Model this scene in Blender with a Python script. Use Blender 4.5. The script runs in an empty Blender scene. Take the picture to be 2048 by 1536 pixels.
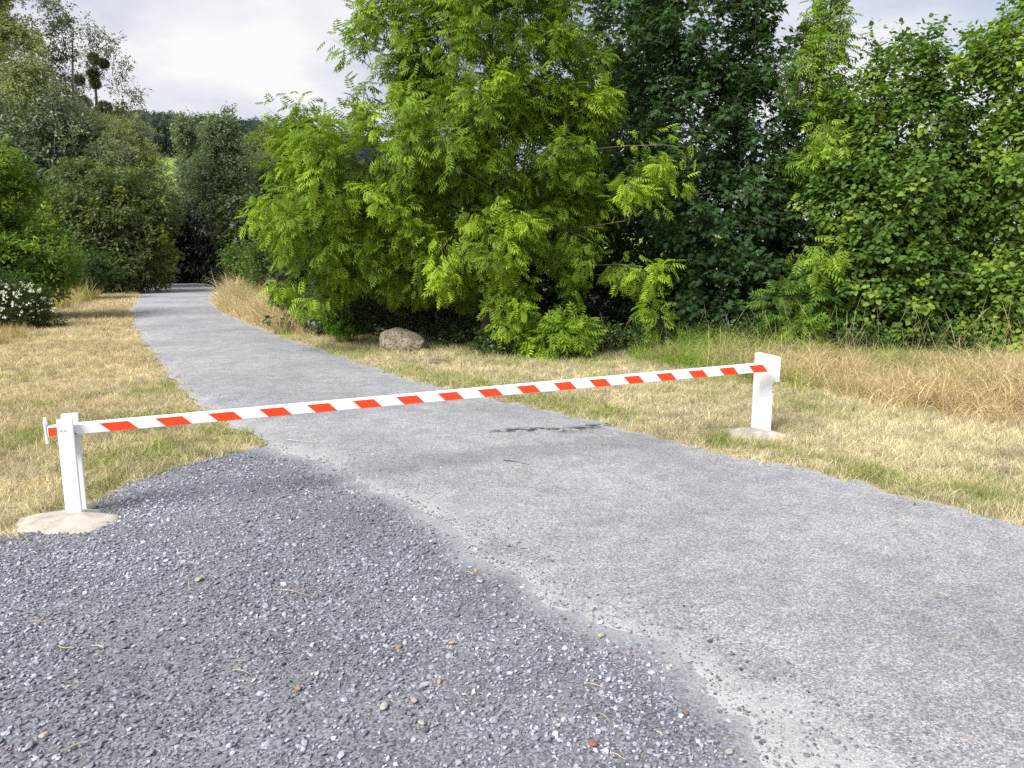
import bpy, math, random
import numpy as np
from mathutils import Vector

# ------------------------------------------------------------------ camera, sky, sun, exposure
S = bpy.context.scene
COL = S.collection
FPX = 1480.0                      # focal length in pixels of the 2048 px wide photograph
CAM_H = 1.6
HORIZON = 520.0
PITCH = math.atan((768 - HORIZON) / FPX)
SUN_EL = math.radians(44)
SUN_AZ = math.radians(-136)       # where the sun stands, from +Y clockwise: behind and left of the camera
SUN_STRENGTH = 4.2
SUN_ANGLE = 32.0
SKY_STRENGTH = 0.10
CLOUD_GAIN = 5.6
EXPOSURE = 0.80

cam_d = bpy.data.cameras.new("camera")
cam_d.sensor_width = 36.0
cam_d.lens = FPX / 2048.0 * 36.0
cam_d.clip_start = 0.05
cam_d.clip_end = 6000
cam = bpy.data.objects.new("camera", cam_d)
cam.location = (0, 0, CAM_H)
cam.rotation_euler = (math.pi / 2 - PITCH, 0, 0)
COL.objects.link(cam)
S.camera = cam

W = bpy.data.worlds.new("World")
S.world = W
W.use_nodes = True
nt = W.node_tree
nt.nodes.clear()
out = nt.nodes.new("ShaderNodeOutputWorld")
bg = nt.nodes.new("ShaderNodeBackground")
bg.inputs[1].default_value = SKY_STRENGTH
sky = nt.nodes.new("ShaderNodeTexSky")
sky.sky_type = 'NISHITA'
sky.sun_disc = False
sky.sun_elevation = SUN_EL
sky.sun_rotation = SUN_AZ
sky.dust_density = 1.5
tc = nt.nodes.new("ShaderNodeTexCoord")
sep = nt.nodes.new("ShaderNodeSeparateXYZ")
nt.links.new(tc.outputs["Generated"], sep.inputs[0])
# project the view direction onto a flat cloud deck
zz = nt.nodes.new("ShaderNodeMath"); zz.operation = 'MAXIMUM'; zz.inputs[1].default_value = 0.0
nt.links.new(sep.outputs[2], zz.inputs[0])
za = nt.nodes.new("ShaderNodeMath"); za.operation = 'ADD'; za.inputs[1].default_value = 0.16
nt.links.new(zz.outputs[0], za.inputs[0])
dv = nt.nodes.new("ShaderNodeVectorMath"); dv.operation = 'DIVIDE'
cmb = nt.nodes.new("ShaderNodeCombineXYZ")
for i in range(3):
    nt.links.new(za.outputs[0], cmb.inputs[i])
nt.links.new(tc.outputs["Generated"], dv.inputs[0])
nt.links.new(cmb.outputs[0], dv.inputs[1])
n1 = nt.nodes.new("ShaderNodeTexNoise"); n1.inputs["Scale"].default_value = 1.15
n1.inputs["Detail"].default_value = 7; n1.inputs["Roughness"].default_value = 0.52
n2 = nt.nodes.new("ShaderNodeTexNoise"); n2.inputs["Scale"].default_value = 0.8
n2.inputs["Detail"].default_value = 5; n2.inputs["Roughness"].default_value = 0.5
off = nt.nodes.new("ShaderNodeVectorMath"); off.operation = 'ADD'; off.inputs[1].default_value = (3.1, 7.7, 1.3)
nt.links.new(dv.outputs[0], n1.inputs["Vector"])
nt.links.new(dv.outputs[0], off.inputs[0])
nt.links.new(off.outputs[0], n2.inputs["Vector"])
r1 = nt.nodes.new("ShaderNodeValToRGB")      # cloud brightness
r1.color_ramp.elements[0].position = 0.38; r1.color_ramp.elements[0].color = (0.50, 0.55, 0.68, 1)
r1.color_ramp.elements[1].position = 0.64; r1.color_ramp.elements[1].color = (1.0, 1.0, 1.02, 1)
e = r1.color_ramp.elements.new(0.49); e.color = (0.70, 0.735, 0.85, 1)
nt.links.new(n1.outputs[0], r1.inputs[0])
gain = nt.nodes.new("ShaderNodeVectorMath"); gain.operation = 'SCALE'; gain.inputs["Scale"].default_value = CLOUD_GAIN
nt.links.new(r1.outputs[0], gain.inputs[0])
r2 = nt.nodes.new("ShaderNodeValToRGB")      # cloud cover: nearly closed
r2.color_ramp.elements[0].position = 0.28; r2.color_ramp.elements[0].color = (0.45, 0.45, 0.45, 1)
r2.color_ramp.elements[1].position = 0.45; r2.color_ramp.elements[1].color = (1, 1, 1, 1)
nt.links.new(n2.outputs[0], r2.inputs[0])
mixw = nt.nodes.new("ShaderNodeMixRGB")
nt.links.new(r2.outputs[0], mixw.inputs[0])
nt.links.new(sky.outputs[0], mixw.inputs[1])
nt.links.new(gain.outputs[0], mixw.inputs[2])
nt.links.new(mixw.outputs[0], bg.inputs[0])
nt.links.new(bg.outputs[0], out.inputs[0])

sun_d = bpy.data.lights.new("sun", 'SUN')
sun_d.energy = SUN_STRENGTH
sun_d.angle = math.radians(SUN_ANGLE)
sun_d.color = (1.0, 0.965, 0.91)
sun = bpy.data.objects.new("sun", sun_d)
to_sun = Vector((math.sin(SUN_AZ) * math.cos(SUN_EL), math.cos(SUN_AZ) * math.cos(SUN_EL), math.sin(SUN_EL)))
sun.rotation_euler = to_sun.to_track_quat('Z', 'Y').to_euler()
COL.objects.link(sun)

S.view_settings.view_transform = 'Standard'
S.view_settings.look = 'None'
S.view_settings.exposure = EXPOSURE
S.view_settings.gamma = 1.0
S.view_settings.use_curve_mapping = False
S.render.engine = 'CYCLES'
S.cycles.use_denoising = False
S.cycles.max_bounces = 8
S.cycles.transmission_bounces = 6
S.cycles.diffuse_bounces = 4

# ------------------------------------------------------------------ helpers
RNG = np.random.default_rng(7)
CP, SP = math.cos(PITCH), math.sin(PITCH)


def ray(px, py):
    u = (px - 1024.0) / FPX
    v = (768.0 - py) / FPX
    return np.array([u, CP + v * SP, -SP + v * CP])


def G(px, py, z=0.0):
    """ground point seen at a photograph pixel"""
    d = ray(px, py)
    t = (z - CAM_H) / d[2]
    return np.array([d[0] * t, d[1] * t, z])


def P(px, py, Y):
    """point seen at a photograph pixel, at distance Y ahead"""
    d = ray(px, py)
    t = Y / d[1]
    return np.array([d[0] * t, Y, CAM_H + d[2] * t])


def norm(a):
    return a / np.maximum(np.linalg.norm(a, axis=-1, keepdims=True), 1e-9)


def mesh_np(name, V, T, col=None, smooth=True, mats=()):
    me = bpy.data.meshes.new(name)
    V = np.ascontiguousarray(V, dtype=np.float32)
    T = np.ascontiguousarray(T, dtype=np.int32)
    nv, ntq, k = len(V), len(T), (T.shape[1] if len(T) else 3)
    me.vertices.add(nv)
    me.vertices.foreach_set("co", V.ravel())
    if ntq:
        me.loops.add(ntq * k)
        me.loops.foreach_set("vertex_index", T.ravel())
        me.polygons.add(ntq)
        me.polygons.foreach_set("loop_start", np.arange(0, ntq * k, k, dtype=np.int32))
    me.update(calc_edges=True)
    me.validate()
    if not smooth:
        me.shade_flat()
    if col is not None:
        a = me.attributes.new("tint", 'FLOAT_COLOR', 'POINT')
        c = np.ones((nv, 4), dtype=np.float32)
        c[:, :3] = col
        a.data.foreach_set("color", c.ravel())
    for m in mats:
        me.materials.append(m)
    return me


def link(name, data, parent=None, label=None, cat=None, group=None, kind=None):
    o = bpy.data.objects.new(name, data)
    COL.objects.link(o)
    if parent is not None:
        o.parent = parent
    if label: o["label"] = label
    if cat: o["category"] = cat
    if group: o["group"] = group
    if kind: o["kind"] = kind
    return o


def local(o, world):
    return np.asarray(world) - np.array(o.location)


def in_poly(p, poly):
    x, y = p[:, 0], p[:, 1]
    inside = np.zeros(len(p), bool)
    n = len(poly)
    j = n - 1
    for i in range(n):
        xi, yi = poly[i][0], poly[i][1]
        xj, yj = poly[j][0], poly[j][1]
        c = ((yi > y) != (yj > y)) & (x < (xj - xi) * (y - yi) / (yj - yi + 1e-12) + xi)
        inside ^= c
        j = i
    return inside


def dist_line(p, line):
    """distance of 2-D points to a polyline"""
    d = np.full(len(p), 1e9)
    for a, b in zip(line[:-1], line[1:]):
        a = np.array(a[:2]); b = np.array(b[:2])
        ab = b - a
        t = np.clip(((p[:, :2] - a) @ ab) / (ab @ ab + 1e-12), 0, 1)
        q = a + t[:, None] * ab
        d = np.minimum(d, np.hypot(*(p[:, :2] - q).T))
    return d


def vnoise(p, scale, seed=0):
    """cheap smooth value noise in 2-D, 0..1"""
    r = np.random.default_rng(seed).random((64, 64))
    q = np.asarray(p)[:, :2] * scale
    i = np.floor(q).astype(int)
    f = q - i
    f = f * f * (3 - 2 * f)
    i0, j0 = i[:, 0] % 64, i[:, 1] % 64
    i1, j1 = (i0 + 1) % 64, (j0 + 1) % 64
    return ((r[i0, j0] * (1 - f[:, 0]) + r[i1, j0] * f[:, 0]) * (1 - f[:, 1])
            + (r[i0, j1] * (1 - f[:, 0]) + r[i1, j1] * f[:, 0]) * f[:, 1])


def catmull(pts, n):
    pts = [np.asarray(p, float) for p in pts]
    pts = [2 * pts[0] - pts[1]] + pts + [2 * pts[-1] - pts[-2]]
    res = []
    for i in range(1, len(pts) - 2):
        p0, p1, p2, p3 = pts[i - 1:i + 3]
        for t in np.linspace(0, 1, n, endpoint=False):
            res.append(0.5 * (2 * p1 + (p2 - p0) * t + (2 * p0 - 5 * p1 + 4 * p2 - p3) * t * t
                              + (3 * p1 - p0 - 3 * p2 + p3) * t ** 3))
    res.append(pts[-2])
    return np.array(res)


# ------------------------------------------------------------------ materials
def new_mat(name):
    m = bpy.data.materials.new(name)
    m.use_nodes = True
    t = m.node_tree
    b = t.nodes["Principled BSDF"]
    return m, t, b


def N(t, kind, **kw):
    n = t.nodes.new(kind)
    for k, v in kw.items():
        if k in n.inputs:
            n.inputs[k].default_value = v
        else:
            setattr(n, k, v)
    return n


def ramp(t, src, stops):
    r = t.nodes.new("ShaderNodeValToRGB")
    els = r.color_ramp.elements
    els[0].position, els[0].color = stops[0][0], (*stops[0][1], 1)
    els[1].position, els[1].color = stops[-1][0], (*stops[-1][1], 1)
    for p, c in stops[1:-1]:
        els.new(p).color = (*c, 1)
    t.links.new(src, r.inputs[0])
    return r.outputs[0]


def mix(t, fac, a, b, mode='MIX'):
    m = t.nodes.new("ShaderNodeMixRGB")
    m.blend_type = mode
    for i, s in enumerate((fac, a, b)):
        if isinstance(s, bpy.types.NodeSocket):
            t.links.new(s, m.inputs[i])
        elif i == 0:
            m.inputs[0].default_value = s
        else:
            m.inputs[i].default_value = (*s, 1)
    return m.outputs[0]


def noise(t, scale, detail=4, rough=0.55, coord="Object", dist=0.0):
    c = t.nodes.new("ShaderNodeTexCoord")
    n = N(t, "ShaderNodeTexNoise", Scale=scale, Detail=detail, Roughness=rough, Distortion=dist)
    t.links.new(c.outputs[coord], n.inputs["Vector"])
    return n.outputs[0]


def bump(t, b, height, strength, distance):
    n = N(t, "ShaderNodeBump", Strength=strength, Distance=distance)
    t.links.new(height, n.inputs["Height"])
    t.links.new(n.outputs[0], b.inputs["Normal"])
    return n


def leaf_mat(name, translucency=0.4, rough=0.58, spec=0.28, attr_type='GEOMETRY', tgain=(1.12, 1.15, 0.6)):
    m, t, b = new_mat(name)
    a = N(t, "ShaderNodeAttribute", attribute_name="tint", attribute_type=attr_type)
    t.links.new(a.outputs["Color"], b.inputs["Base Color"])
    b.inputs["Roughness"].default_value = rough
    b.inputs["Specular IOR Level"].default_value = spec
    tr = N(t, "ShaderNodeBsdfTranslucent")
    tcol = mix(t, 1.0, a.outputs["Color"], tgain, 'MULTIPLY')
    t.links.new(tcol, tr.inputs["Color"])
    ms = N(t, "ShaderNodeMixShader")
    ms.inputs[0].default_value = translucency
    t.links.new(b.outputs[0], ms.inputs[1])
    t.links.new(tr.outputs[0], ms.inputs[2])
    t.links.new(ms.outputs[0], t.nodes["Material Output"].inputs[0])
    return m


M = {}
M["leaf"] = leaf_mat("leaf")
M["leaf_dark"] = leaf_mat("leaf_dull", 0.22, 0.45, 0.4)
M["grass_blade"] = None


def grass_mat(name):
    m, t, b = new_mat(name)
    a = N(t, "ShaderNodeAttribute", attribute_name="tone", attribute_type='INSTANCER')
    g = N(t, "ShaderNodeAttribute", attribute_name="tint", attribute_type='GEOMETRY')
    c = mix(t, 1.0, a.outputs["Color"], g.outputs["Color"], 'MULTIPLY')
    t.links.new(c, b.inputs["Base Color"])
    b.inputs["Roughness"].default_value = 0.6
    b.inputs["Specular IOR Level"].default_value = 0.25
    tr = N(t, "ShaderNodeBsdfTranslucent")
    t.links.new(c, tr.inputs["Color"])
    ms = N(t, "ShaderNodeMixShader")
    ms.inputs[0].default_value = 0.3
    t.links.new(b.outputs[0], ms.inputs[1])
    t.links.new(tr.outputs[0], ms.inputs[2])
    t.links.new(ms.outputs[0], t.nodes["Material Output"].inputs[0])
    return m


M["grass"] = grass_mat("grass_blades")


def stone_mat(name):
    m, t, b = new_mat(name)
    a = N(t, "ShaderNodeAttribute", attribute_name="tone", attribute_type='INSTANCER')
    n = noise(t, 60, 3)
    c = mix(t, 1.0, a.outputs["Color"], ramp(t, n, [(0.3, (0.75, 0.75, 0.75)), (0.7, (1.2, 1.2, 1.2))]), 'MULTIPLY')
    t.links.new(c, b.inputs["Base Color"])
    b.inputs["Roughness"].default_value = 0.75
    b.inputs["Specular IOR Level"].default_value = 0.3
    return m


M["stone"] = stone_mat("gravel_stone")


def bark_mat(name, dark, light, scale=9):
    m, t, b = new_mat(name)
    n = noise(t, scale, 6, 0.65)
    t.links.new(ramp(t, n, [(0.3, dark), (0.7, light)]), b.inputs["Base Color"])
    b.inputs["Roughness"].default_value = 0.85
    bump(t, b, n, 0.6, 0.02)
    return m


M["bark"] = bark_mat("bark_brown", (0.05, 0.04, 0.03), (0.16, 0.13, 0.1))
M["bark_pale"] = bark_mat("bark_pale", (0.16, 0.15, 0.13), (0.42, 0.4, 0.36), 4)

# painted white wood
m, t, b = new_mat("white_paint")
n = noise(t, 14, 5, 0.6)
n_f = noise(t, 90, 3, 0.6)
c = ramp(t, n, [(0.25, (0.76, 0.76, 0.77)), (0.45, (0.84, 0.84, 0.86)), (0.8, (0.85, 0.85, 0.875))])
c = mix(t, ramp(t, n_f, [(0.70, (0, 0, 0)), (0.80, (0.18, 0.18, 0.18))]), c, (0.55, 0.53, 0.5))
t.links.new(c, b.inputs["Base Color"])
b.inputs["Roughness"].default_value = 0.5
bump(t, b, n_f, 0.08, 0.001)
M["white"] = m

m, t, b = new_mat("red_paint")
n = noise(t, 25, 4, 0.6)
t.links.new(ramp(t, n, [(0.3, (0.82, 0.058, 0.010)), (0.7, (0.90, 0.072, 0.014))]), b.inputs["Base Color"])
b.inputs["Roughness"].default_value = 0.45
M["red"] = m

m, t, b = new_mat("galvanised_steel")
n = noise(t, 20, 4, 0.6)
t.links.new(ramp(t, n, [(0.3, (0.3, 0.3, 0.3)), (0.7, (0.5, 0.5, 0.5))]), b.inputs["Base Color"])
b.inputs["Metallic"].default_value = 0.6
b.inputs["Roughness"].default_value = 0.5
M["steel"] = m

# sandy concrete
m, t, b = new_mat("sandy_concrete")
n = noise(t, 8, 6, 0.6)
n_f = noise(t, 160, 3, 0.7)
c = ramp(t, n, [(0.3, (0.27, 0.245, 0.205)), (0.5, (0.40, 0.37, 0.315)), (0.72, (0.52, 0.49, 0.42))])
c = mix(t, ramp(t, n_f, [(0.60, (0, 0, 0)), (0.72, (0.5, 0.5, 0.5))]), c, (0.25, 0.22, 0.18))
t.links.new(c, b.inputs["Base Color"])
b.inputs["Roughness"].default_value = 0.9
bump(t, b, n_f, 0.6, 0.006)
M["concrete"] = m

# rock
m, t, b = new_mat("boulder_stone")
n = noise(t, 5, 8, 0.65, dist=0.6)
n_f = noise(t, 26, 6, 0.7)
c = ramp(t, n, [(0.30, (0.16, 0.12, 0.085)), (0.42, (0.34, 0.27, 0.19)), (0.55, (0.50, 0.43, 0.33)), (0.72, (0.62, 0.57, 0.48))])
c = mix(t, ramp(t, n_f, [(0.40, (0.9, 0.9, 0.9)), (0.52, (0, 0, 0))]), c, (0.11, 0.085, 0.06))
t.links.new(c, b.inputs["Base Color"])
b.inputs["Roughness"].default_value = 0.9
bump(t, b, n_f, 1.0, 0.05)
M["rock"] = m

# ground: straw thatch, litter under the trees ("wood" attribute), field far away ("field")
m, t, b = new_mat("ground_soil")
n = noise(t, 1.1, 5, 0.6)
n_f = noise(t, 45, 5, 0.7)
n_m = noise(t, 7, 5, 0.6)
straw = ramp(t, n_f, [(0.30, (0.12, 0.09, 0.045)), (0.48, (0.42, 0.35, 0.20)), (0.68, (0.60, 0.52, 0.34))])
green = ramp(t, n_f, [(0.30, (0.05, 0.06, 0.015)), (0.6, (0.17, 0.20, 0.05))])
c = mix(t, ramp(t, n_m, [(0.50, (0, 0, 0)), (0.70, (0.6, 0.6, 0.6))]), straw, green)
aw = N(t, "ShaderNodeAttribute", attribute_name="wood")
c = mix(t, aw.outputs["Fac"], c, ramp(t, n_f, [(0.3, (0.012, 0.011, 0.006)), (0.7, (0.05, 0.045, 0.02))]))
af = N(t, "ShaderNodeAttribute", attribute_name="field")
c = mix(t, af.outputs["Fac"], c, ramp(t, n, [(0.3, (0.14, 0.22, 0.035)), (0.7, (0.22, 0.28, 0.06))]))
t.links.new(c, b.inputs["Base Color"])
b.inputs["Roughness"].default_value = 0.95
b.inputs["Specular IOR Level"].default_value = 0.1
bump(t, b, n_f, 0.7, 0.03)
M["ground"] = m

# asphalt with pale dust along one edge ("dust") and a dark stain ("stain")
m, t, b = new_mat("worn_asphalt")
tcn = N(t, "ShaderNodeTexCoord")
vor = N(t, "ShaderNodeTexVoronoi", Scale=135.0)
t.links.new(tcn.outputs["Object"], vor.inputs["Vector"])
chip = N(t, "ShaderNodeSeparateColor")
t.links.new(vor.outputs["Color"], chip.inputs[0])
n_l = noise(t, 0.55, 5, 0.6)
n_m = noise(t, 5.0, 6, 0.65)
n_f = noise(t, 230, 3, 0.7)
c = ramp(t, chip.outputs[0], [(0.0, (0.15, 0.15, 0.164)), (0.35, (0.23, 0.231, 0.249)), (0.75, (0.322, 0.324, 0.347)), (1.0, (0.44, 0.443, 0.466))])
c = mix(t, 0.8, c, ramp(t, n_f, [(0.30, (0.50, 0.50, 0.51)), (0.5, (1.0, 1.0, 1.0)), (0.70, (1.35, 1.35, 1.35))]), 'MULTIPLY')
c = mix(t, 1.0, c, ramp(t, n_l, [(0.30, (0.80, 0.80, 0.81)), (0.7, (1.20, 1.20, 1.19))]), 'MULTIPLY')
c = mix(t, 0.8, c, ramp(t, n_m, [(0.30, (0.78, 0.78, 0.79)), (0.7, (1.22, 1.21, 1.19))]), 'MULTIPLY')
ad = N(t, "ShaderNodeAttribute", attribute_name="dust")
dn = N(t, "ShaderNodeMath", operation='MULTIPLY')
t.links.new(ad.outputs["Fac"], dn.inputs[0])
t.links.new(ramp(t, n_m, [(0.25, (0.45, 0.45, 0.45)), (0.6, (1.15, 1.15, 1.15))]), dn.inputs[1])
dust_c = ramp(t, n_f, [(0.3, (0.32, 0.323, 0.335)), (0.6, (0.45, 0.452, 0.46))])
c = mix(t, dn.outputs[0], c, dust_c)
ast = N(t, "ShaderNodeAttribute", attribute_name="stain")
sn = N(t, "ShaderNodeMath", operation='MULTIPLY')
t.links.new(ast.outputs["Fac"], sn.inputs[0])
t.links.new(ramp(t, noise(t, 11, 5, 0.65), [(0.44, (0, 0, 0)), (0.50, (1, 1, 1))]), sn.inputs[1])
c = mix(t, sn.outputs[0], c, (0.045, 0.045, 0.055))
t.links.new(c, b.inputs["Base Color"])
b.inputs["Roughness"].default_value = 0.9
b.inputs["Specular IOR Level"].default_value = 0.2
hmix = mix(t, 0.5, vor.outputs["Distance"], n_f)
bump(t, b, hmix, 0.6, 0.008)
M["asphalt"] = m

# gravel bed
m, t, b = new_mat("gravel_bed")
vor = N(t, "ShaderNodeTexVoronoi", Scale=120.0)
tcn = N(t, "ShaderNodeTexCoord")
t.links.new(tcn.outputs["Object"], vor.inputs["Vector"])
chip = N(t, "ShaderNodeSeparateColor")
t.links.new(vor.outputs["Color"], chip.inputs[0])
n_m = noise(t, 1.6, 5, 0.6)
c = ramp(t, chip.outputs[0], [(0.0, (0.06, 0.061, 0.072)), (0.6, (0.15, 0.153, 0.177)), (1.0, (0.23, 0.234, 0.26))])
c = mix(t, 1.0, c, ramp(t, n_m, [(0.3, (0.8, 0.8, 0.8)), (0.7, (1.35, 1.33, 1.3))]), 'MULTIPLY')
ad = N(t, "ShaderNodeAttribute", attribute_name="dust")
c = mix(t, ad.outputs["Fac"], c, ramp(t, noise(t, 130, 4, 0.75), [(0.35, (0.17, 0.172, 0.185)), (0.5, (0.30, 0.303, 0.32)), (0.65, (0.44, 0.442, 0.455))]))
t.links.new(c, b.inputs["Base Color"])
b.inputs["Roughness"].default_value = 0.9
bump(t, b, noise(t, 180, 4, 0.7), 0.5, 0.006)
M["gravel_bed"] = m

m, t, b = new_mat("dry_stick")
n = noise(t, 40, 4)
t.links.new(ramp(t, n, [(0.3, (0.30, 0.24, 0.15)), (0.7, (0.55, 0.47, 0.32))]), b.inputs["Base Color"])
b.inputs["Roughness"].default_value = 0.8
M["stick"] = m


def pebble_mat(name, colour):
    m, t, b = new_mat(name)
    n = noise(t, 70, 4, 0.6)
    d = tuple(x * 0.7 for x in colour)
    t.links.new(ramp(t, n, [(0.3, d), (0.6, colour)]), b.inputs["Base Color"])
    b.inputs["Roughness"].default_value = 0.8
    bump(t, b, n, 0.4, 0.004)
    return m


# ------------------------------------------------------------------ plan of the place (from the photograph, on the ground)
EDGE_L = [G(*p) for p in [(288, 577), (270, 605), (264, 640), (272, 665), (302, 705), (338, 750), (378, 795),
                          (425, 832), (480, 858), (545, 893), (600, 915), (660, 942), (740, 978), (835, 1022),
                          (905, 1072), (965, 1122), (1055, 1182), (1185, 1255), (1330, 1312), (1400, 1385),
                          (1480, 1452), (1580, 1536), (1750, 1680), (1900, 1900)]]
EDGE_R = [G(*p) for p in [(428, 577), (424, 600), (440, 622), (500, 650), (562, 674), (640, 700), (700, 720), (790, 750),
                          (880, 775), (1000, 800), (1090, 822), (1200, 846), (1310, 877), (1440, 908),
                          (1560, 932), (1700, 966), (1850, 1002), (2048, 1052), (2300, 1112), (2700, 1200)]]
# the road goes on past the last pixel one can see of it, bending left into the wood
EDGE_L = [np.array([-31.0, 56, 0]), np.array([-24.5, 47.5, 0])] + EDGE_L
EDGE_R = [np.array([-28.5, 60, 0]), np.array([-21.0, 51.0, 0])] + EDGE_R
LINE_L = catmull(EDGE_L, 22)
LINE_R = catmull(EDGE_R, 22)


def jag(line, amp, seed):
    q = line.copy()
    w = 0.6 * (vnoise(line, 2.3, seed) - 0.5) + 0.8 * (vnoise(line, 6.0, seed + 1) - 0.5) + 0.6 * (vnoise(line, 17.0, seed + 2) - 0.5)
    tng = np.gradient(line[:, :2], axis=0)
    tng = norm(tng)
    q[:, 0] += -tng[:, 1] * w * amp
    q[:, 1] += tng[:, 0] * w * amp
    return q


LINE_L = jag(LINE_L, 0.12, 3)
LINE_R = jag(LINE_R, 0.18, 5)
ROAD_POLY = np.vstack([LINE_L[:, :2], LINE_R[::-1, :2]])
GRAVEL_TOP = [G(*p) for p in [(640, 925), (545, 897), (470, 905), (400, 922), (330, 942), (262, 966), (205, 996),
                              (190, 1012), (120, 1040), (40, 1066), (-100, 1085), (-400, 1110)]]
GRAVEL_SMOOTH = catmull(GRAVEL_TOP, 10)
GRAVEL_TOP = jag(GRAVEL_SMOOTH, 0.10, 9)
GRAVEL_POLY = np.vstack([GRAVEL_TOP[:, :2], [[-5.0, 0.6], [2.5, 0.6]],
                         np.array([[p[0], p[1]] for p in catmull(EDGE_L[11:], 6)])[::-1] + [0.12, 0.0]])
TALL_R = np.array([G(*p)[:2] for p in [(1270, 722), (1400, 742), (1490, 760), (1570, 776), (1650, 792), (1760, 812),
                                       (1900, 836), (2048, 858), (2300, 895)]] + [[8.8, 7.0], [9.5, 13.2], [2.3, 13.4]])
TALL_M = np.array([G(*p)[:2] for p in [(452, 607), (470, 628), (520, 650), (580, 668), (650, 672), (640, 640), (560, 600), (500, 585)]])
TALL_L = np.array([G(*p)[:2] for p in [(95, 625), (140, 618), (185, 598), (200, 585), (140, 585), (60, 600)]])
TALL_L2 = np.array([G(*p)[:2] for p in [(-60, 700), (20, 690), (55, 665), (40, 645), (-60, 640)]])
WOOD_FRONT_R = [G(*p) for p in [(640, 652), (760, 668), (850, 682), (1000, 700), (1150, 716), (1280, 712)]]
WOOD_R = np.array([p[:2] for p in WOOD_FRONT_R] + [[2.6, 12.9], [12, 12.6], [40, 12], [40, 40], [-2, 40], [-6, 24]])
WOOD_L = np.array([[-11.3, 15], [-12.6, 19], [-15.5, 26], [-18.5, 33], [-21.5, 40], [-26, 48], [-60, 60], [-60, 15]])
WOOD_B = np.array([[-22, 50], [-15.5, 40], [-9.5, 26], [0, 34], [10, 90], [-60, 90], [-34, 60]])


def hill(x, y):
    x = np.asarray(x, float); y = np.asarray(y, float)
    s = np.clip((y - 150) / 260, 0, 1)
    s = s * s * (3 - 2 * s) * 0.35 + s * 0.65
    side = 1 / (1 + np.exp((x + 20) / 60))
    back = 1 - 0.5 * np.clip((y - 520) / 800, 0, 1)
    return 67 * s * (0.12 + 0.88 * side) * back


# ------------------------------------------------------------------ ground sheet
def build_ground():
    xs = np.unique(np.concatenate([np.arange(-26, 16.01, 0.45), -26 - np.cumsum(np.geomspace(0.5, 260, 34)), 16 + np.cumsum(np.geomspace(0.5, 260, 34))]))
    ys = np.unique(np.concatenate([np.arange(-2, 52.01, 0.45), -2 - np.cumsum(np.geomspace(0.6, 200, 14)), 52 + np.cumsum(np.geomspace(0.6, 110, 60))]))
    X, Y = np.meshgrid(xs, ys)
    p = np.stack([X.ravel(), Y.ravel()], 1)
    z = hill(p[:, 0], p[:, 1]) + (vnoise(p, 0.5, 2) - 0.5) * 0.02 * (p[:, 1] > 8)
    V = np.column_stack([p, z])
    nx, ny = len(xs), len(ys)
    i, j = np.meshgrid(np.arange(nx - 1), np.arange(ny - 1))
    a = (j * nx + i).ravel()
    Q = np.stack([a, a + 1, a + nx + 1, a + nx], 1)
    # cut nothing: road and gravel lie a little above
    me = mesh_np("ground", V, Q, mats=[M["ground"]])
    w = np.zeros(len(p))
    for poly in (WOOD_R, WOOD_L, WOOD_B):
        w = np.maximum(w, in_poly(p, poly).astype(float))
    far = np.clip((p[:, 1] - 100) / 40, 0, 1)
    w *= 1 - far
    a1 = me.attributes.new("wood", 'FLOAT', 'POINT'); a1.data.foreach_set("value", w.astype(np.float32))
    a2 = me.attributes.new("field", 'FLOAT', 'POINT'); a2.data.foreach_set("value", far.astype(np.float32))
    return link("ground", me, label="dry mown verge and woodland soil rising to a hill", kind="structure")


build_ground()


def resample(line, n):
    d = np.concatenate([[0], np.cumsum(np.hypot(*np.diff(line[:, :2], axis=0).T))])
    s = np.linspace(0, d[-1], n)
    return np.stack([np.interp(s, d, line[:, 0]), np.interp(s, d, line[:, 1])], 1)


def sheet(name, rows, zfun, mat, label, attrs):
    """rows: (nr, nc, 2) plan grid"""
    nr, nc = rows.shape[:2]
    p = rows.reshape(-1, 2)
    V = np.column_stack([p, zfun(p)])
    i, j = np.meshgrid(np.arange(nc - 1), np.arange(nr - 1))
    a = (j * nc + i).ravel()
    Q = np.stack([a, a + 1, a + nc + 1, a + nc], 1)
    me = mesh_np(name, V, Q, mats=[mat])
    for k, f in attrs.items():
        at = me.attributes.new(k, 'FLOAT', 'POINT')
        at.data.foreach_set("value", f(p).astype(np.float32))
    return link(name, me, label=label, kind="structure")


STAIN_C = np.vstack([np.array([G(*q)[:2] for q in [(1000, 868), (1050, 866), (1085, 864), (1130, 866), (1170, 858), (1212, 851)]])])


def stain_f(p):
    d = dist_line(p, STAIN_C)
    n = vnoise(p, 9.0, 44)
    return np.clip(1.25 - d / (0.05 + 0.09 * n), 0, 1)


def dust_f(p):
    d = dist_line(p, LINE_L)
    near = np.clip((14.0 - p[:, 1]) / 8.0, 0.15, 1)
    n = vnoise(p, 1.7, 21)
    f = np.clip(1.05 - d / (0.08 + 0.34 * n * n), 0, 1) * near * (0.35 + 0.6 * vnoise(p, 0.8, 29))
    dr = dist_line(p, LINE_R)
    f = np.maximum(f, np.clip(1 - dr / (0.03 + 0.12 * n), 0, 1) * 0.45)
    return f


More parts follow.
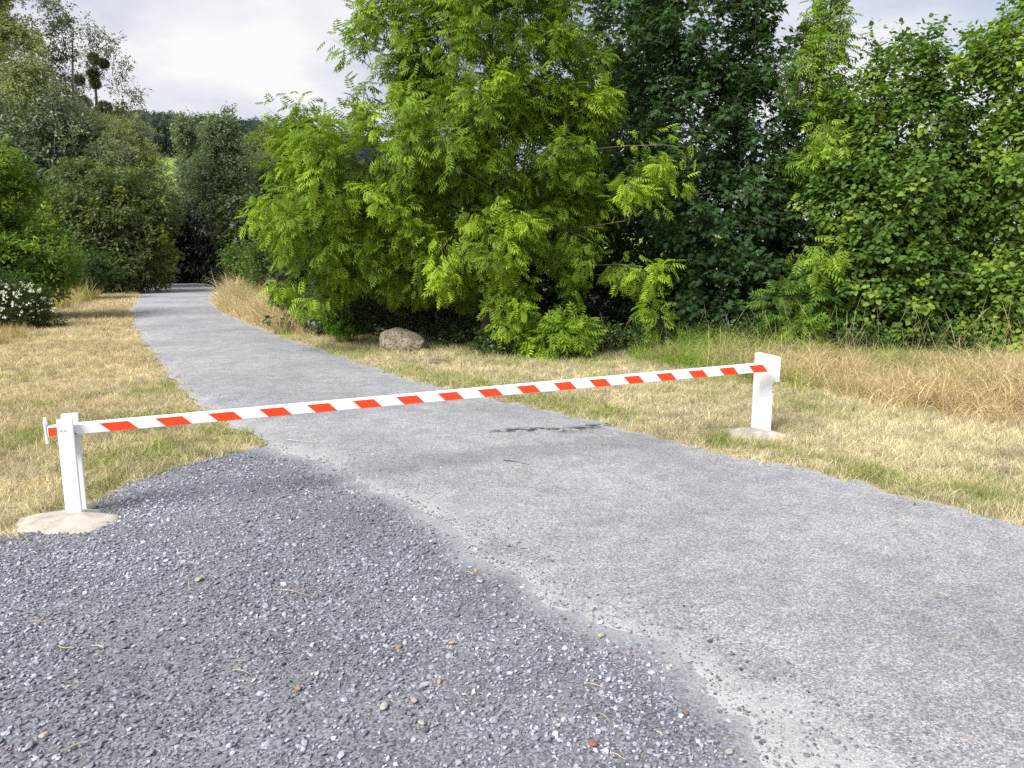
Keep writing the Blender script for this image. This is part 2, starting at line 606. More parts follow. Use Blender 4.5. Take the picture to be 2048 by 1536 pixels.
def build_road():
    n = 420
    # sample more finely near the camera
    L = LINE_L; R = LINE_R
    u = np.linspace(0, 1, n)
    dl = np.linspace(0, len(L) - 1, n)
    dr = np.linspace(0, len(R) - 1, n)
    A = np.stack([np.interp(dl, np.arange(len(L)), L[:, k]) for k in (0, 1)], 1)
    # pair each left point with the right edge by distance along the road
    sl = np.concatenate([[0], np.cumsum(np.hypot(*np.diff(A, axis=0).T))]); sl /= sl[-1]
    B0 = np.stack([np.interp(dr, np.arange(len(R)), R[:, k]) for k in (0, 1)], 1)
    sr = np.concatenate([[0], np.cumsum(np.hypot(*np.diff(B0, axis=0).T))]); sr /= sr[-1]
    B = np.stack([np.interp(sl, sr, B0[:, k]) for k in (0, 1)], 1)
    w = np.concatenate([[0, 0.01, 0.03], np.linspace(0.06, 0.94, 60), [0.97, 0.99, 1.0]])
    rows = A[:, None, :] * (1 - w[None, :, None]) + B[:, None, :] * w[None, :, None]

    def zf(p):
        d = np.minimum(dist_line(p, LINE_L[::2]), dist_line(p, LINE_R[::2]))
        return 0.0125 + 0.018 * np.clip(d / 0.6, 0, 1)
    return sheet("road", rows, zf, M["asphalt"], "worn grey asphalt lane with pale dusty edge", {"dust": dust_f, "stain": stain_f})


build_road()


def build_gravel_bed():
    # columns from the near side up to the grass (or to under the road)
    line = np.vstack([[[2.6, 4.0, 0.0]], [[1.4, 4.6, 0.0]], GRAVEL_SMOOTH])
    keep = [0]
    for i in range(1, len(line)):
        if line[i, 0] < line[keep[-1], 0] - 0.01:
            keep.append(i)
    line = line[keep][::-1]
    xs = np.linspace(-5.2, 2.6, 110)
    yt = np.interp(xs, line[:, 0], line[:, 1])
    w = np.linspace(0, 1, 60)
    rows = np.stack([np.repeat(xs[:, None], 60, 1), 0.7 + (yt[:, None] - 0.7) * w[None, :]], 2)
    return sheet("gravel_bed", rows, lambda p: 0.006 + 0.0058 * np.clip(1.6 - dist_line(p, LINE_L) / 0.10, 0, 1), M["gravel_bed"], "dark grey gravel bed in front of the barrier",
                 {"dust": lambda p: np.clip(0.8 - dist_line(p, LINE_L) / (0.05 + 0.22 * vnoise(p, 2.1, 23)), 0, 1)})


build_gravel_bed()


# ------------------------------------------------------------------ scattered stuff: instances inside one object
def scatter(name, sources, pts, rot, scl, idx, tone, mat, label, kind="stuff", parent=None):
    """sources: list of (V, T, tint) around the origin; one object whose own mesh holds the sources and the points"""
    VV, TT, src, tint = [], [], [], []
    base = 0
    for k, (v, tr, tn) in enumerate(sources):
        VV.append(v); TT.append(tr + base); base += len(v)
        src.append(np.full(len(v), k + 1)); tint.append(tn)
    nsrc = base
    npt = len(pts)
    V = np.vstack(VV + [pts])
    me = mesh_np(name, V, np.vstack(TT), smooth=False, mats=[mat])
    assert len(me.vertices) == nsrc + npt
    z3 = np.zeros((nsrc, 3))

    def put(nm, typ, arr, key):
        a = me.attributes.new(nm, typ, 'POINT')
        a.data.foreach_set(key, np.ascontiguousarray(arr).ravel())
    put("src", 'INT', np.concatenate(src + [np.zeros(npt)]).astype(np.int32), "value")
    put("pick", 'INT', np.concatenate([np.zeros(nsrc), idx]).astype(np.int32), "value")
    put("turn", 'FLOAT_VECTOR', np.vstack([z3, rot]).astype(np.float32), "vector")
    put("size", 'FLOAT_VECTOR', np.vstack([z3, scl]).astype(np.float32), "vector")
    one = np.ones((nsrc, 4)); t4 = np.ones((npt, 4)); t4[:, :3] = tone
    put("tone", 'FLOAT_COLOR', np.vstack([one, t4]).astype(np.float32), "color")
    s4 = np.ones((nsrc + npt, 4)); s4[:nsrc, :3] = np.vstack(tint)
    put("tint", 'FLOAT_COLOR', s4.astype(np.float32), "color")
    o = link(name, me, parent=parent, label=label, kind=kind)
    ng = bpy.data.node_groups.new(name + "_scatter", 'GeometryNodeTree')
    ng.interface.new_socket("Geometry", in_out='INPUT', socket_type='NodeSocketGeometry')
    ng.interface.new_socket("Geometry", in_out='OUTPUT', socket_type='NodeSocketGeometry')
    gi = ng.nodes.new("NodeGroupInput"); go = ng.nodes.new("NodeGroupOutput")

    def named(nm, typ):
        n = ng.nodes.new("GeometryNodeInputNamedAttribute"); n.data_type = typ
        n.inputs["Name"].default_value = nm
        return n.outputs["Attribute"]
    s_attr = named("src", 'INT')

    def separate(k):
        c = ng.nodes.new("FunctionNodeCompare"); c.data_type = 'INT'; c.operation = 'EQUAL'
        ins = [i for i in c.inputs if i.type == 'INT']
        ng.links.new(s_attr, ins[0]); ins[1].default_value = k
        s = ng.nodes.new("GeometryNodeSeparateGeometry"); s.domain = 'POINT'
        ng.links.new(gi.outputs[0], s.inputs["Geometry"])
        ng.links.new([q for q in c.outputs if q.enabled][0], s.inputs["Selection"])
        return s.outputs["Selection"]
    join = ng.nodes.new("GeometryNodeJoinGeometry")
    for k in range(len(sources)):
        g2i = ng.nodes.new("GeometryNodeGeometryToInstance")
        ng.links.new(separate(k + 1), g2i.inputs[0])
        ng.links.new(g2i.outputs[0], join.inputs[0])
    iop = ng.nodes.new("GeometryNodeInstanceOnPoints")
    ng.links.new(separate(0), iop.inputs["Points"])
    ng.links.new(join.outputs[0], iop.inputs["Instance"])
    iop.inputs["Pick Instance"].default_value = True
    ng.links.new(named("pick", 'INT'), iop.inputs["Instance Index"])
    ng.links.new(named("turn", 'FLOAT_VECTOR'), iop.inputs["Rotation"])
    ng.links.new(named("size", 'FLOAT_VECTOR'), iop.inputs["Scale"])
    ng.links.new(iop.outputs[0], go.inputs[0])
    md = o.modifiers.new("scatter", 'NODES')
    md.node_group = ng
    return o


ICO_V = None


def ico():
    g = (1 + 5 ** 0.5) / 2
    v = np.array([(-1, g, 0), (1, g, 0), (-1, -g, 0), (1, -g, 0), (0, -1, g), (0, 1, g), (0, -1, -g), (0, 1, -g), (g, 0, -1), (g, 0, 1), (-g, 0, -1), (-g, 0, 1)], float)
    f = np.array([(0, 11, 5), (0, 5, 1), (0, 1, 7), (0, 7, 10), (0, 10, 11), (1, 5, 9), (5, 11, 4), (11, 10, 2), (10, 7, 6), (7, 1, 8), (3, 9, 4), (3, 4, 2), (3, 2, 6), (3, 6, 8), (3, 8, 9), (4, 9, 5), (2, 4, 11), (6, 2, 10), (8, 6, 7), (9, 8, 1)])
    return norm(v), f


def ico_sub(n):
    v, f = ico()
    for _ in range(n):
        vl = [tuple(x) for x in v]; cache = {}; nf = []

        def mid(a, b):
            k = (min(a, b), max(a, b))
            if k not in cache:
                m = (np.array(vl[a]) + np.array(vl[b])) / 2
                vl.append(tuple(m / np.linalg.norm(m))); cache[k] = len(vl) - 1
            return cache[k]
        for a, b, c in f:
            x, y, z = mid(a, b), mid(b, c), mid(c, a)
            nf += [(a, x, z), (b, y, x), (c, z, y), (x, y, z)]
        v, f = np.array(vl), np.array(nf)
    return v, f


def stone_shape(rng, chip=0.25):
    v, f = ico()
    v = v * (1 + rng.uniform(-chip, chip, (len(v), 1)))
    # knock flat facets
    for _ in range(3):
        n = norm(rng.normal(size=3)); d = rng.uniform(0.55, 0.8)
        h = v @ n
        v = v - np.maximum(h - d, 0)[:, None] * n
    v *= np.array([1.0, rng.uniform(0.6, 0.95), rng.uniform(0.28, 0.55)])
    return v, f, np.ones((len(v), 3))


def gravel():
    rng = np.random.default_rng(11)
    srcs = [stone_shape(rng) for _ in range(9)]
    # candidate points over the bed, denser close to the camera
    def cand(n, x0, x1, y0, y1):
        return np.column_stack([rng.uniform(x0, x1, n), rng.uniform(y0, y1, n)])
    p = np.vstack([cand(82000, -4.4, 2.2, 1.3, 4.0), cand(59000, -5.0, 1.5, 4.0, 6.8)])
    vis = np.abs(p[:, 0]) < p[:, 1] * 0.74 + 1.4
    p = p[vis]
    inside = in_poly(p, GRAVEL_POLY)
    dr = dist_line(p, LINE_L)
    onroad = in_poly(p, ROAD_POLY)
    keep = inside & (~onroad | (dr < 0.05))
    # thin patches where the fine dust shows
    keep &= rng.random(len(p)) < (0.5 + 0.65 * vnoise(p, 1.3, 5)) * np.clip(0.62 + dr / (0.05 + 0.4 * vnoise(p, 2.1, 23)), 0, 1)
    # spill on to the asphalt
    spill = onroad & (rng.random(len(p)) < 0.55 * np.exp(-dr / (0.04 + 0.20 * vnoise(p, 1.7, 25))))
    keep |= spill & (p[:, 1] < 6.3)
    p = p[keep]; dr = dr[keep]; onroad = onroad[keep]
    n = len(p)
    size = np.clip(rng.lognormal(math.log(0.0064), 0.38, n), 0.003, 0.021)
    big = rng.random(n) < 0.035 * np.clip(2 * vnoise(p, 0.9, 8), 0, 2)
    size[big] *= 1.8
    size = np.minimum(size, 0.019)
    size[onroad] *= 0.75
    z = np.where(onroad, 0.014 + 0.016 * np.clip(dr / 0.6, 0, 1), 0.007) + size * rng.uniform(0.05, 0.35, n)
    pts = np.column_stack([p, z])
    rot = np.column_stack([rng.normal(0, 0.35, n), rng.normal(0, 0.35, n), rng.uniform(0, 6.28, n)])
    scl = np.repeat(size[:, None], 3, 1)
    g = np.clip(rng.lognormal(math.log(0.205), 0.40, n), 0.06, 0.42)
    tone = np.column_stack([g * 0.95, g * 0.975, g * 1.14])
    tone *= (0.72 + 0.62 * vnoise(p, 0.85, 81) * (0.6 + 0.8 * vnoise(p, 2.7, 82)))[:, None]
    w = rng.random(n)
    pale = w > 0.982
    tone[pale] = np.column_stack([rng.uniform(0.30, 0.46, pale.sum())] * 3) * np.array([1.0, 0.97, 0.9])
    warm = (w > 0.980) & (w <= 0.982)
    tone[warm] = np.array([0.33, 0.20, 0.13]) * rng.uniform(0.7, 1.3, (warm.sum(), 1))
    return scatter("gravel", srcs, pts, rot, scl, rng.integers(0, 9, n), tone, M["stone"], "loose grey crushed stones in front of the barrier")


gravel()


def loose_road_grit():
    rng = np.random.default_rng(12)
    srcs = [stone_shape(rng) for _ in range(5)]
    n0 = 9000
    y = 1.6 + 10 * rng.random(n0) ** 1.5
    x = rng.uniform(-0.75, 0.8, n0) * y
    p = np.column_stack([x, y])
    p = p[in_poly(p, ROAD_POLY)]
    dl = dist_line(p, LINE_L); dR = dist_line(p, LINE_R)
    pr = 0.05 + 0.9 * np.exp(-dl / 0.35) + 0.8 * np.exp(-dR / 0.2)
    p = p[rng.random(len(p)) < pr]
    n = len(p)
    size = np.clip(rng.lognormal(math.log(0.0045), 0.4, n), 0.002, 0.014)
    pts = np.column_stack([p, 0.026 + size * 0.1])
    rot = np.column_stack([rng.normal(0, 0.3, n), rng.normal(0, 0.3, n), rng.uniform(0, 6.28, n)])
    g = np.clip(rng.lognormal(math.log(0.14), 0.6, n), 0.04, 0.5)
    tone = np.column_stack([g, g, g * 1.05])
    return scatter("road_grit", srcs, pts, rot, np.repeat(size[:, None], 3, 1), rng.integers(0, 5, n), tone, M["stone"], "scattered grit lying on the asphalt lane")


loose_road_grit()


def tuft(rng, nb, h0, h1, spread, width, lean, segs=2, curl=0.5):
    """a tuft of grass blades; returns V, T, tint"""
    V, T, C = [], [], []
    for _ in range(nb):
        r = spread * math.sqrt(rng.random()); a = rng.uniform(0, 6.283)
        bx, by = r * math.cos(a), r * math.sin(a)
        h = rng.uniform(h0, h1)
        d = rng.uniform(0, 6.283)
        ln = abs(rng.normal(0, lean))
        dx, dy = math.cos(d), math.sin(d)
        w = width * rng.uniform(0.6, 1.3)
        wd = rng.uniform(0, 6.283)
        sx, sy = math.cos(wd) * w / 2, math.sin(wd) * w / 2
        c = rng.uniform(0.45, 1.45)
        cc = np.array([c, c * rng.uniform(0.92, 1.06), c * rng.uniform(0.8, 1.1)])
        b0 = len(V)
        ang = ln
        x, y, z = bx, by, 0.0
        for s in range(segs):
            f = 1 - 0.8 * s / segs
            V += [(x - sx * f, y - sy * f, z), (x + sx * f, y + sy * f, z)]
            C += [cc, cc]
            st = h / segs
            x += dx * math.sin(ang) * st; y += dy * math.sin(ang) * st; z += max(math.cos(ang), -0.25) * st
            ang += curl * rng.uniform(0.4, 1.4)
        z = max(z, 0.004)
        V.append((x, y, z)); C.append(cc)
        for s in range(segs - 1):
            i = b0 + 2 * s
            T += [(i, i + 1, i + 3), (i, i + 3, i + 2)]
        i = b0 + 2 * (segs - 1)
        T.append((i, i + 1, i + 2))
    return np.array(V), np.array(T), np.array(C)


GREEN_SPOTS = [((480, 870), 0.55), ((520, 882), 0.30), ((350, 900), 0.5), ((210, 925), 0.35), ((880, 760), 0.55), ((960, 778), 0.6), ((1060, 800), 0.45),
               ((1130, 815), 0.45), ((1220, 830), 0.4), ((1050, 790), 0.5), ((1560, 905), 0.25), ((1730, 955), 0.35), ((1790, 968), 0.3), ((1960, 1000), 0.3),
               ((560, 672), 0.9), ((700, 710), 0.7), ((820, 745), 0.5), ((1180, 720), 0.9), ((1000, 705), 0.9), ((340, 780), 0.5), ((300, 850), 0.5),
               ((1450, 890), 0.25), ((100, 870), 0.5), ((180, 1010), 0.25), ((230, 975), 0.3), ((1620, 820), 0.4), ((1350, 730), 0.7), ((900, 690), 0.8)]


def lawn():
    rng = np.random.default_rng(21)
    srcs = [tuft(rng, 22, 0.025, 0.06, 0.055, 0.0045, 0.75, 2, 0.5) for _ in range(5)] + \
           [tuft(rng, 16, 0.05, 0.11, 0.06, 0.004, 1.25, 2, 0.25) for _ in range(3)] + \
           [tuft(rng, 26, 0.05, 0.13, 0.05, 0.0045, 0.5, 3, 0.5) for _ in range(3)]
    pts = []
    for y0, y1, dens in [(3.4, 6, 560), (6, 9, 420), (9, 14, 230), (14, 22, 95), (22, 36, 36), (36, 50, 14)]:
        ym = y1
        x0, x1 = -(ym * 0.74 + 1.6), ym * 0.74 + 1.6
        x0 = max(x0, -27); x1 = min(x1, 14)
        n = int((x1 - x0) * (y1 - y0) * dens)
        q = np.column_stack([rng.uniform(x0, x1, n), rng.uniform(y0, y1, n)])
        q = q[np.abs(q[:, 0]) < q[:, 1] * 0.74 + 1.6]
        pts.append(q)
    p = np.vstack(pts)
    pj = p + rng.normal(0, 0.055, p.shape)
    bad = in_poly(pj, ROAD_POLY) | in_poly(pj, GRAVEL_POLY) | in_poly(p, WOOD_L) | in_poly(p, WOOD_B)
    wr = in_poly(p, WOOD_R) & (dist_line(p, np.array(WOOD_FRONT_R)) > 0.8)
    bad |= wr
    for c, r in MOUNDS:
        bad |= ((p[:, 0] - c[0]) ** 2 / r[0] ** 2 + (p[:, 1] - c[1]) ** 2 / r[1] ** 2) < 0.95
    p = p[~bad]
    # ragged edge along road and gravel
    d = np.minimum(dist_line(p, LINE_L), np.minimum(dist_line(p, LINE_R), dist_line(p, GRAVEL_TOP)))
    keep = rng.random(len(p)) < np.clip(0.45 + d / (0.30 * vnoise(p, 2.0, 31) + 0.02), 0, 1)
    keep &= rng.random(len(p)) < 0.45 + 1.0 * vnoise(p, 1.9, 33)
    p = p[keep]; d = d[keep]
    n = len(p)
    gr = np.clip((vnoise(p, 0.8, 35) * 0.6 + vnoise(p, 3.1, 36) * 0.5 - 0.66) * 2.0, 0, 0.6)
    for (px, py), r in GREEN_SPOTS:
        c = G(px, py)
        rr = np.hypot(p[:, 0] - c[0], (p[:, 1] - c[1]) * 0.7)
        gr = np.maximum(gr, np.clip(1.2 - rr / r, 0, 1) * (0.30 + 0.75 * vnoise(p, 5, 37)))
    gr = np.clip(gr + rng.normal(0, 0.10, n), 0, 1)[:, None]
    straw = np.array([0.62, 0.55, 0.37]) * rng.uniform(0.6, 1.3, (n, 1)) * (0.72 + 0.3 * vnoise(p, 1.2, 38)[:, None] + 0.3 * vnoise(p, 4.5, 39)[:, None])
    leftw = np.clip((-p[:, 0] - 2) / 4, 0, 1)[:, None]
    straw = straw * (1 - 0.12 * leftw * np.array([0.2, 0.6, 1.0]))
    green = np.array([0.25, 0.31, 0.06]) * rng.uniform(0.7, 1.3, (n, 1))
    tone = straw * (1 - gr) + green * gr
    far = np.clip(p[:, 1] / 9, 1, 3.2)
    s = rng.uniform(0.7, 1.25, n) * far ** 0.75
    s *= 1 + 0.35 * gr[:, 0]
    scl = np.column_stack([s, s, s * rng.uniform(0.6, 1.1, n) / far ** 0.35])
    rot = np.column_stack([rng.normal(0, 0.1, n), rng.normal(0, 0.1, n), rng.uniform(0, 6.28, n)])
    idx = np.where(rng.random(n) < 0.3, rng.integers(5, 8, n), rng.integers(0, 5, n))
    idx = np.where((gr[:, 0] > 0.5) & (rng.random(n) < 0.22), rng.integers(8, 11, n), idx)
    return scatter("mown_grass", srcs, np.column_stack([p, np.full(n, 0.0)]), rot, scl, idx, tone, M["grass"],
                   "short dry mown grass with green patches on both verges")


def straw_litter():
    rng = np.random.default_rng(71)
    srcs = []
    for _ in range(5):
        a = rng.uniform(0.2, 0.9)
        pts = np.array([(math.sin(a * q) / a * 0.5, (1 - math.cos(a * q)) / a * 0.5, 0.02) for q in np.linspace(0, 2, 5)])
        v, t_ = tube(pts, [0.018, 0.022, 0.022, 0.018, 0.008], 3)
        srcs.append((v, t_, np.ones((len(v), 3))))
    n0 = 5200
    y = 1.6 + 16 * rng.random(n0) ** 1.4
    x = rng.uniform(-0.78, 0.8, n0) * y
    p = np.column_stack([x, y])
    road = in_poly(p, ROAD_POLY); grv = in_poly(p, GRAVEL_POLY)
    d = np.minimum(dist_line(p, LINE_R), dist_line(p, GRAVEL_TOP))
    pr = np.where(road, 0.03 + 0.9 * np.exp(-d / 0.16), np.where(grv, 0.05 + 0.8 * np.exp(-d / 0.2), 0.55))
    k = rng.random(n0) < pr
    p, road, grv = p[k], road[k], grv[k]
    n = len(p)
    z = np.where(road, 0.030, np.where(grv, 0.022, 0.03))
    s = rng.uniform(0.025, 0.09, n)
    tone = np.array([0.62, 0.52, 0.32]) * rng.uniform(0.6, 1.2, (n, 1))
    rot = np.column_stack([rng.normal(0, 0.05, n), rng.normal(0, 0.05, n), rng.uniform(0, 6.28, n)])
    return scatter("straw_litter", srcs, np.column_stack([p, z]), rot, np.column_stack([s, s, np.full(n, 0.08)]), rng.integers(0, 5, n), tone, M["grass"],
                   "broken dry straws scattered over lane edges, gravel and verges")


# concrete mounds (plan centre, radii)
ML = G(143, 1042); MR = G(1514, 871)
MOUNDS = [(ML, (0.34, 0.27)), (MR, (0.30, 0.25))]
lawn()


def tall_patch(name, poly, dens, h0, h1, cols, label, seed, lean=0.35, curl=0.45, width=0.005, nb=26, spread=0.10, greenfun=None, edge_low=True, comb=0.0, seedheads=True):
    rng = np.random.default_rng(seed)
    srcs = [tuft(rng, nb, h0, h1, spread, width, lean, 4, curl) for _ in range(6)]
    lo = poly.min(0); hi = poly.max(0)
    n = int((hi[0] - lo[0]) * (hi[1] - lo[1]) * dens)
    p = np.column_stack([rng.uniform(lo[0], hi[0], n), rng.uniform(lo[1], hi[1], n)])
    jit = p + rng.normal(0, 0.10, p.shape)
    p = p[in_poly(jit, poly)]
    n = len(p)
    g = greenfun(p) if greenfun is not None else vnoise(p, 1.3, seed) * 0.4
    g = np.clip(g + rng.normal(0, 0.08, n), 0, 1)[:, None]
    dry = np.array(cols[0]) * rng.uniform(0.75, 1.25, (n, 1))
    m2 = vnoise(p, 1.1, seed + 3)[:, None]
    dry = dry * (1 - m2) + np.array(cols[1]) * rng.uniform(0.75, 1.25, (n, 1)) * m2
    tone = dry * (1 - g) + np.array(cols[2]) * rng.uniform(0.75, 1.25, (n, 1)) * g
    s = rng.uniform(0.6, 1.15, n) * (0.45 + 0.95 * vnoise(p, 0.9, seed + 5))
    tone = tone * rng.uniform(0.7, 1.3, (n, 1))
    scl = np.column_stack([s, s, s * rng.uniform(0.75, 1.1, n)])
    rot = np.column_stack([rng.normal(comb, 0.22, n), rng.normal(0, 0.22, n), rng.uniform(0, 6.28, n)])
    return scatter(name, srcs, np.column_stack([p, np.zeros(n)]), rot, scl, rng.integers(0, 6, n), tone, M["grass"], label)


def green_right(p):
    # lush on the shady left end, dry to the right and to the front
    x0 = G(1600, 790)[0]
    f = np.clip(1.15 - (p[:, 0] - 2.2) / 1.9, 0, 1)
    back = np.clip((p[:, 1] - 10.8) / 1.5, 0, 1)
    return np.maximum(f, back) * (0.5 + 0.6 * vnoise(p, 1.6, 77)) + np.clip(vnoise(p, 1.9, 78) - 0.62, 0, 1) * 1.8


tall_patch("tall_dry_grass", TALL_R, 135, 0.32, 0.68, [(0.64, 0.505, 0.32), (0.57, 0.455, 0.25), (0.22, 0.34, 0.045)],
           "tall tangled tan grass turning green behind the right barrier post", 51, lean=0.6, curl=0.55, width=0.0075, nb=20, spread=0.12, greenfun=green_right)
tall_patch("tall_dry_grass", TALL_M, 60, 0.55, 1.15, [(0.62, 0.50, 0.31), (0.56, 0.47, 0.25), (0.28, 0.30, 0.06)],
           "tall pale straw grass on the road bend beside the leafy ash", 52, lean=0.28, curl=0.30, width=0.009, nb=34, spread=0.18)
tall_patch("tall_dry_grass", TALL_L, 26, 0.5, 1.0, [(0.50, 0.43, 0.17), (0.45, 0.38, 0.17), (0.26, 0.30, 0.06)],
           "clump of tall yellow grass between the flowering bush and dark shrub", 53, lean=0.28, curl=0.3, width=0.011, nb=34, spread=0.25)
tall_patch("tall_dry_grass", TALL_L2, 45, 0.3, 0.6, [(0.50, 0.38, 0.19), (0.45, 0.34, 0.17), (0.25, 0.28, 0.06)],
           "short brownish grass tussocks at the left picture edge", 54, lean=0.4, curl=0.35, width=0.008, nb=30, spread=0.15)


def stalks(name, spots, label, seed):
    """thin flowering stalks standing above the grass"""
    rng = np.random.default_rng(seed)
    V, T, C = [], [], []
    for (x, y, h) in spots:
        a = rng.uniform(0, 6.28); ln = rng.uniform(0.0, 1.0)
        w = 0.0024
        prev = np.array([x, y, 0.05])
        nseg = 6
        ang = ln * 0.5
        ring = []
        c = np.array([0.62, 0.54, 0.34]) * rng.uniform(0.6, 1.15)
        for s in range(nseg + 1):
            f = s / nseg
            ww = w * (1 - 0.5 * f) if f < 0.8 else w * (1.9 - 1.6 * (f - 0.8) / 0.2)
            ring.append((prev.copy(), ww))
            prev = prev + np.array([math.cos(a) * math.sin(ang), math.sin(a) * math.sin(ang), math.cos(ang)]) * h / nseg
            ang += 0.12 * rng.random()
        b0 = len(V)
        for q, ww in ring:
            for k in range(3):
                th = k * 2.094
                V.append(q + np.array([math.cos(th) * ww, math.sin(th) * ww, 0])); C.append(c)
        for s in range(nseg):
            for k in range(3):
                i = b0 + s * 3 + k; j = b0 + s * 3 + (k + 1) % 3
                T += [(i, j, j + 3), (i, j + 3, i + 3)]
    return link(name, mesh_np(name, np.array(V), np.array(T), np.array(C), mats=[M["leaf"]]), label=label, kind="stuff")


rng = np.random.default_rng(61)
sp = []
for _ in range(95):
    px = rng.uniform(1560, 2120); Y = rng.uniform(8.5, 12.6)
    sp.append((P(px, 600, Y)[0], Y, rng.uniform(0.55, 1.15)))
for _ in range(40):
    px = rng.uniform(1180, 1560); Y = rng.uniform(12.0, 13.0)
    sp.append((P(px, 600, Y)[0], Y, rng.uniform(0.4, 0.9)))
stalks("grass_stalks", sp, "thin flowering grass stalks against the dark hedge", 62)


# ------------------------------------------------------------------ leaves and trees
def diamond(base, axis, side, length, width, nrm, fold=0.25, droop=0.15):
    tip = base + axis * length - nrm * droop * length
    mid = base + axis * length * 0.45
    l = mid - side * width / 2 + nrm * fold * width / 2
    r = mid + side * width / 2 + nrm * fold * width / 2
    return [base, l, tip, r], [(0, 1, 2), (0, 2, 3)]


def tpl_pinnate(pairs=4):
    """compound leaf, y along the midrib, length 1, drooping leaflets"""
    V, T = [], []
    zf = lambda t: -0.22 * t * t
    for k in range(pairs):
        t = 0.25 + 0.62 * k / (pairs - 1)
        for sgn in (-1, 1):
            ax = norm(np.array([sgn * 0.86, 0.55, -0.28]))
            sd = norm(np.cross(ax, [0, 0, 1.0]))
            v, f = diamond(np.array([0, t, zf(t)]), ax, sd, 0.40 * (0.85 + 0.3 * math.sin(3.1 * t)), 0.135, np.array([0, 0, 1.0]), 0.2, 0.25)
            T += [tuple(len(V) + i for i in q) for q in f]; V += v
    v, f = diamond(np.array([0, 0.9, zf(0.9)]), norm(np.array([0, 1, -0.45])), np.array([1.0, 0, 0]), 0.40, 0.14, np.array([0, 0, 1.0]), 0.2, 0.2)
    T += [tuple(len(V) + i for i in q) for q in f]; V += v
    # midrib
    b = len(V)
    V += [np.array([-0.008, -0.1, 0.0]), np.array([0.008, -0.1, 0]), np.array([0, 0.95, zf(0.95)])]
    T.append((b, b + 1, b + 2))
    return np.array(V), np.array(T)


def tpl_palm():
    """plain three-lobed leaf for trees deeper in the wood"""
    V = [(0, -0.05, 0), (0.48, 0.35, -.1), (0.16, 0.45, 0.03), (0, 1.0, -.15), (-0.16, 0.45, 0.03), (-0.48, 0.35, -.1)]
    return np.array(V, float), np.array([(0, 1, 2), (0, 2, 4), (2, 3, 4), (0, 4, 5)])


def tpl_maple():
    pts = [(0, -0.1, 0.0), (0.50, 0.14, -.10), (0.27, 0.30, 0), (0.44, 0.62, -.12), (0.16, 0.55, 0), (0, 1.0, -.15),
           (-0.16, 0.55, 0), (-0.44, 0.62, -.12), (-0.27, 0.30, 0), (-0.50, 0.14, -.10)]
    V = [(0, 0.25, 0.06)] + pts
    n = len(pts)
    T = [(0, 1 + i, 1 + (i + 1) % n) for i in range(n)]
    return np.array(V, float), np.array(T)


def tpl_round():
    V = [(0, 0, 0), (0.42, 0.22, .06), (0.40, 0.62, .05), (0, 1.05, -.12), (-0.40, 0.62, .05), (-0.42, 0.22, .06), (0, .5, -.02)]
    T = [(6, 0, 1), (6, 1, 2), (6, 2, 3), (6, 3, 4), (6, 4, 5), (6, 5, 0)]
    return np.array(V, float), np.array(T)


def tpl_spray(n, rng, length, width, spread=0.55):
    """a twig end with n small leaves"""
    V, T = [], []
    for k in range(n):
        base = np.array([rng.normal(0, spread * 0.4), rng.uniform(0, 1), rng.normal(0, spread * 0.3)])
        ax = norm(np.array([rng.normal(0, 0.8), rng.uniform(0.1, 1), rng.normal(-0.15, 0.5)]))
        sd = norm(np.cross(ax, rng.normal(size=3)))
        nn = np.cross(sd, ax)
        v, f = diamond(base, ax, sd, length * rng.uniform(0.7, 1.2), width * rng.uniform(0.7, 1.2), nn)
        T += [tuple(len(V) + i for i in q) for q in f]; V += v
    return np.array(V), np.array(T)


_r = np.random.default_rng(99)
TPL = {"pinnate": [tpl_pinnate(4)], "maple": [tpl_maple()], "palm": [tpl_palm()], "round": [tpl_round()],
       "spray": [tpl_spray(8, _r, 0.55, 0.26) for _ in range(4)],
       "narrow": [tpl_spray(9, _r, 0.6, 0.13) for _ in range(4)],
       "coin": [tpl_spray(8, _r, 0.34, 0.30) for _ in range(4)]}


def place(tpls, pos, axis, up, scale, col, rng):
    axis = norm(axis)
    side = norm(np.cross(axis, up))
    nrm = np.cross(side, axis)
    VV, TT, CC = [], [], []
    base = 0
    which = rng.integers(0, len(tpls), len(pos))
    for k, (tv, tt) in enumerate(tpls):
        m = which == k
        if not m.any():
            continue
        nsel = m.sum()
        v = (pos[m][:, None, :] + scale[m][:, None, None] * (tv[None, :, 0:1] * side[m][:, None, :] + tv[None, :, 1:2] * axis[m][:, None, :] + tv[None, :, 2:3] * nrm[m][:, None, :]))
        nv = tv.shape[0]
        tri = tt[None] + (np.arange(nsel) * nv)[:, None, None] + base
        VV.append(v.reshape(-1, 3)); TT.append(tri.reshape(-1, 3)); CC.append(np.repeat(col[m], nv, 0))
        base += nsel * nv
    return np.vstack(VV), np.vstack(TT), np.vstack(CC)


def tube(path, radii, sides=5):
    path = np.asarray(path, float)
    t = norm(np.gradient(path, axis=0))
    ref = np.array([0.31, 0.95, 0.05])
    a = norm(np.cross(t, ref)); b = np.cross(t, a)
    th = np.arange(sides) * 2 * math.pi / sides
    V = path[:, None, :] + np.asarray(radii)[:, None, None] * (np.cos(th)[None, :, None] * a[:, None, :] + np.sin(th)[None, :, None] * b[:, None, :])
    n = len(path)
    T = []
    for i in range(n - 1):
        for k in range(sides):
            p, q = i * sides + k, i * sides + (k + 1) % sides
            T += [(p, q, q + sides), (p, q + sides, p + sides)]
    return V.reshape(-1, 3), np.array(T)


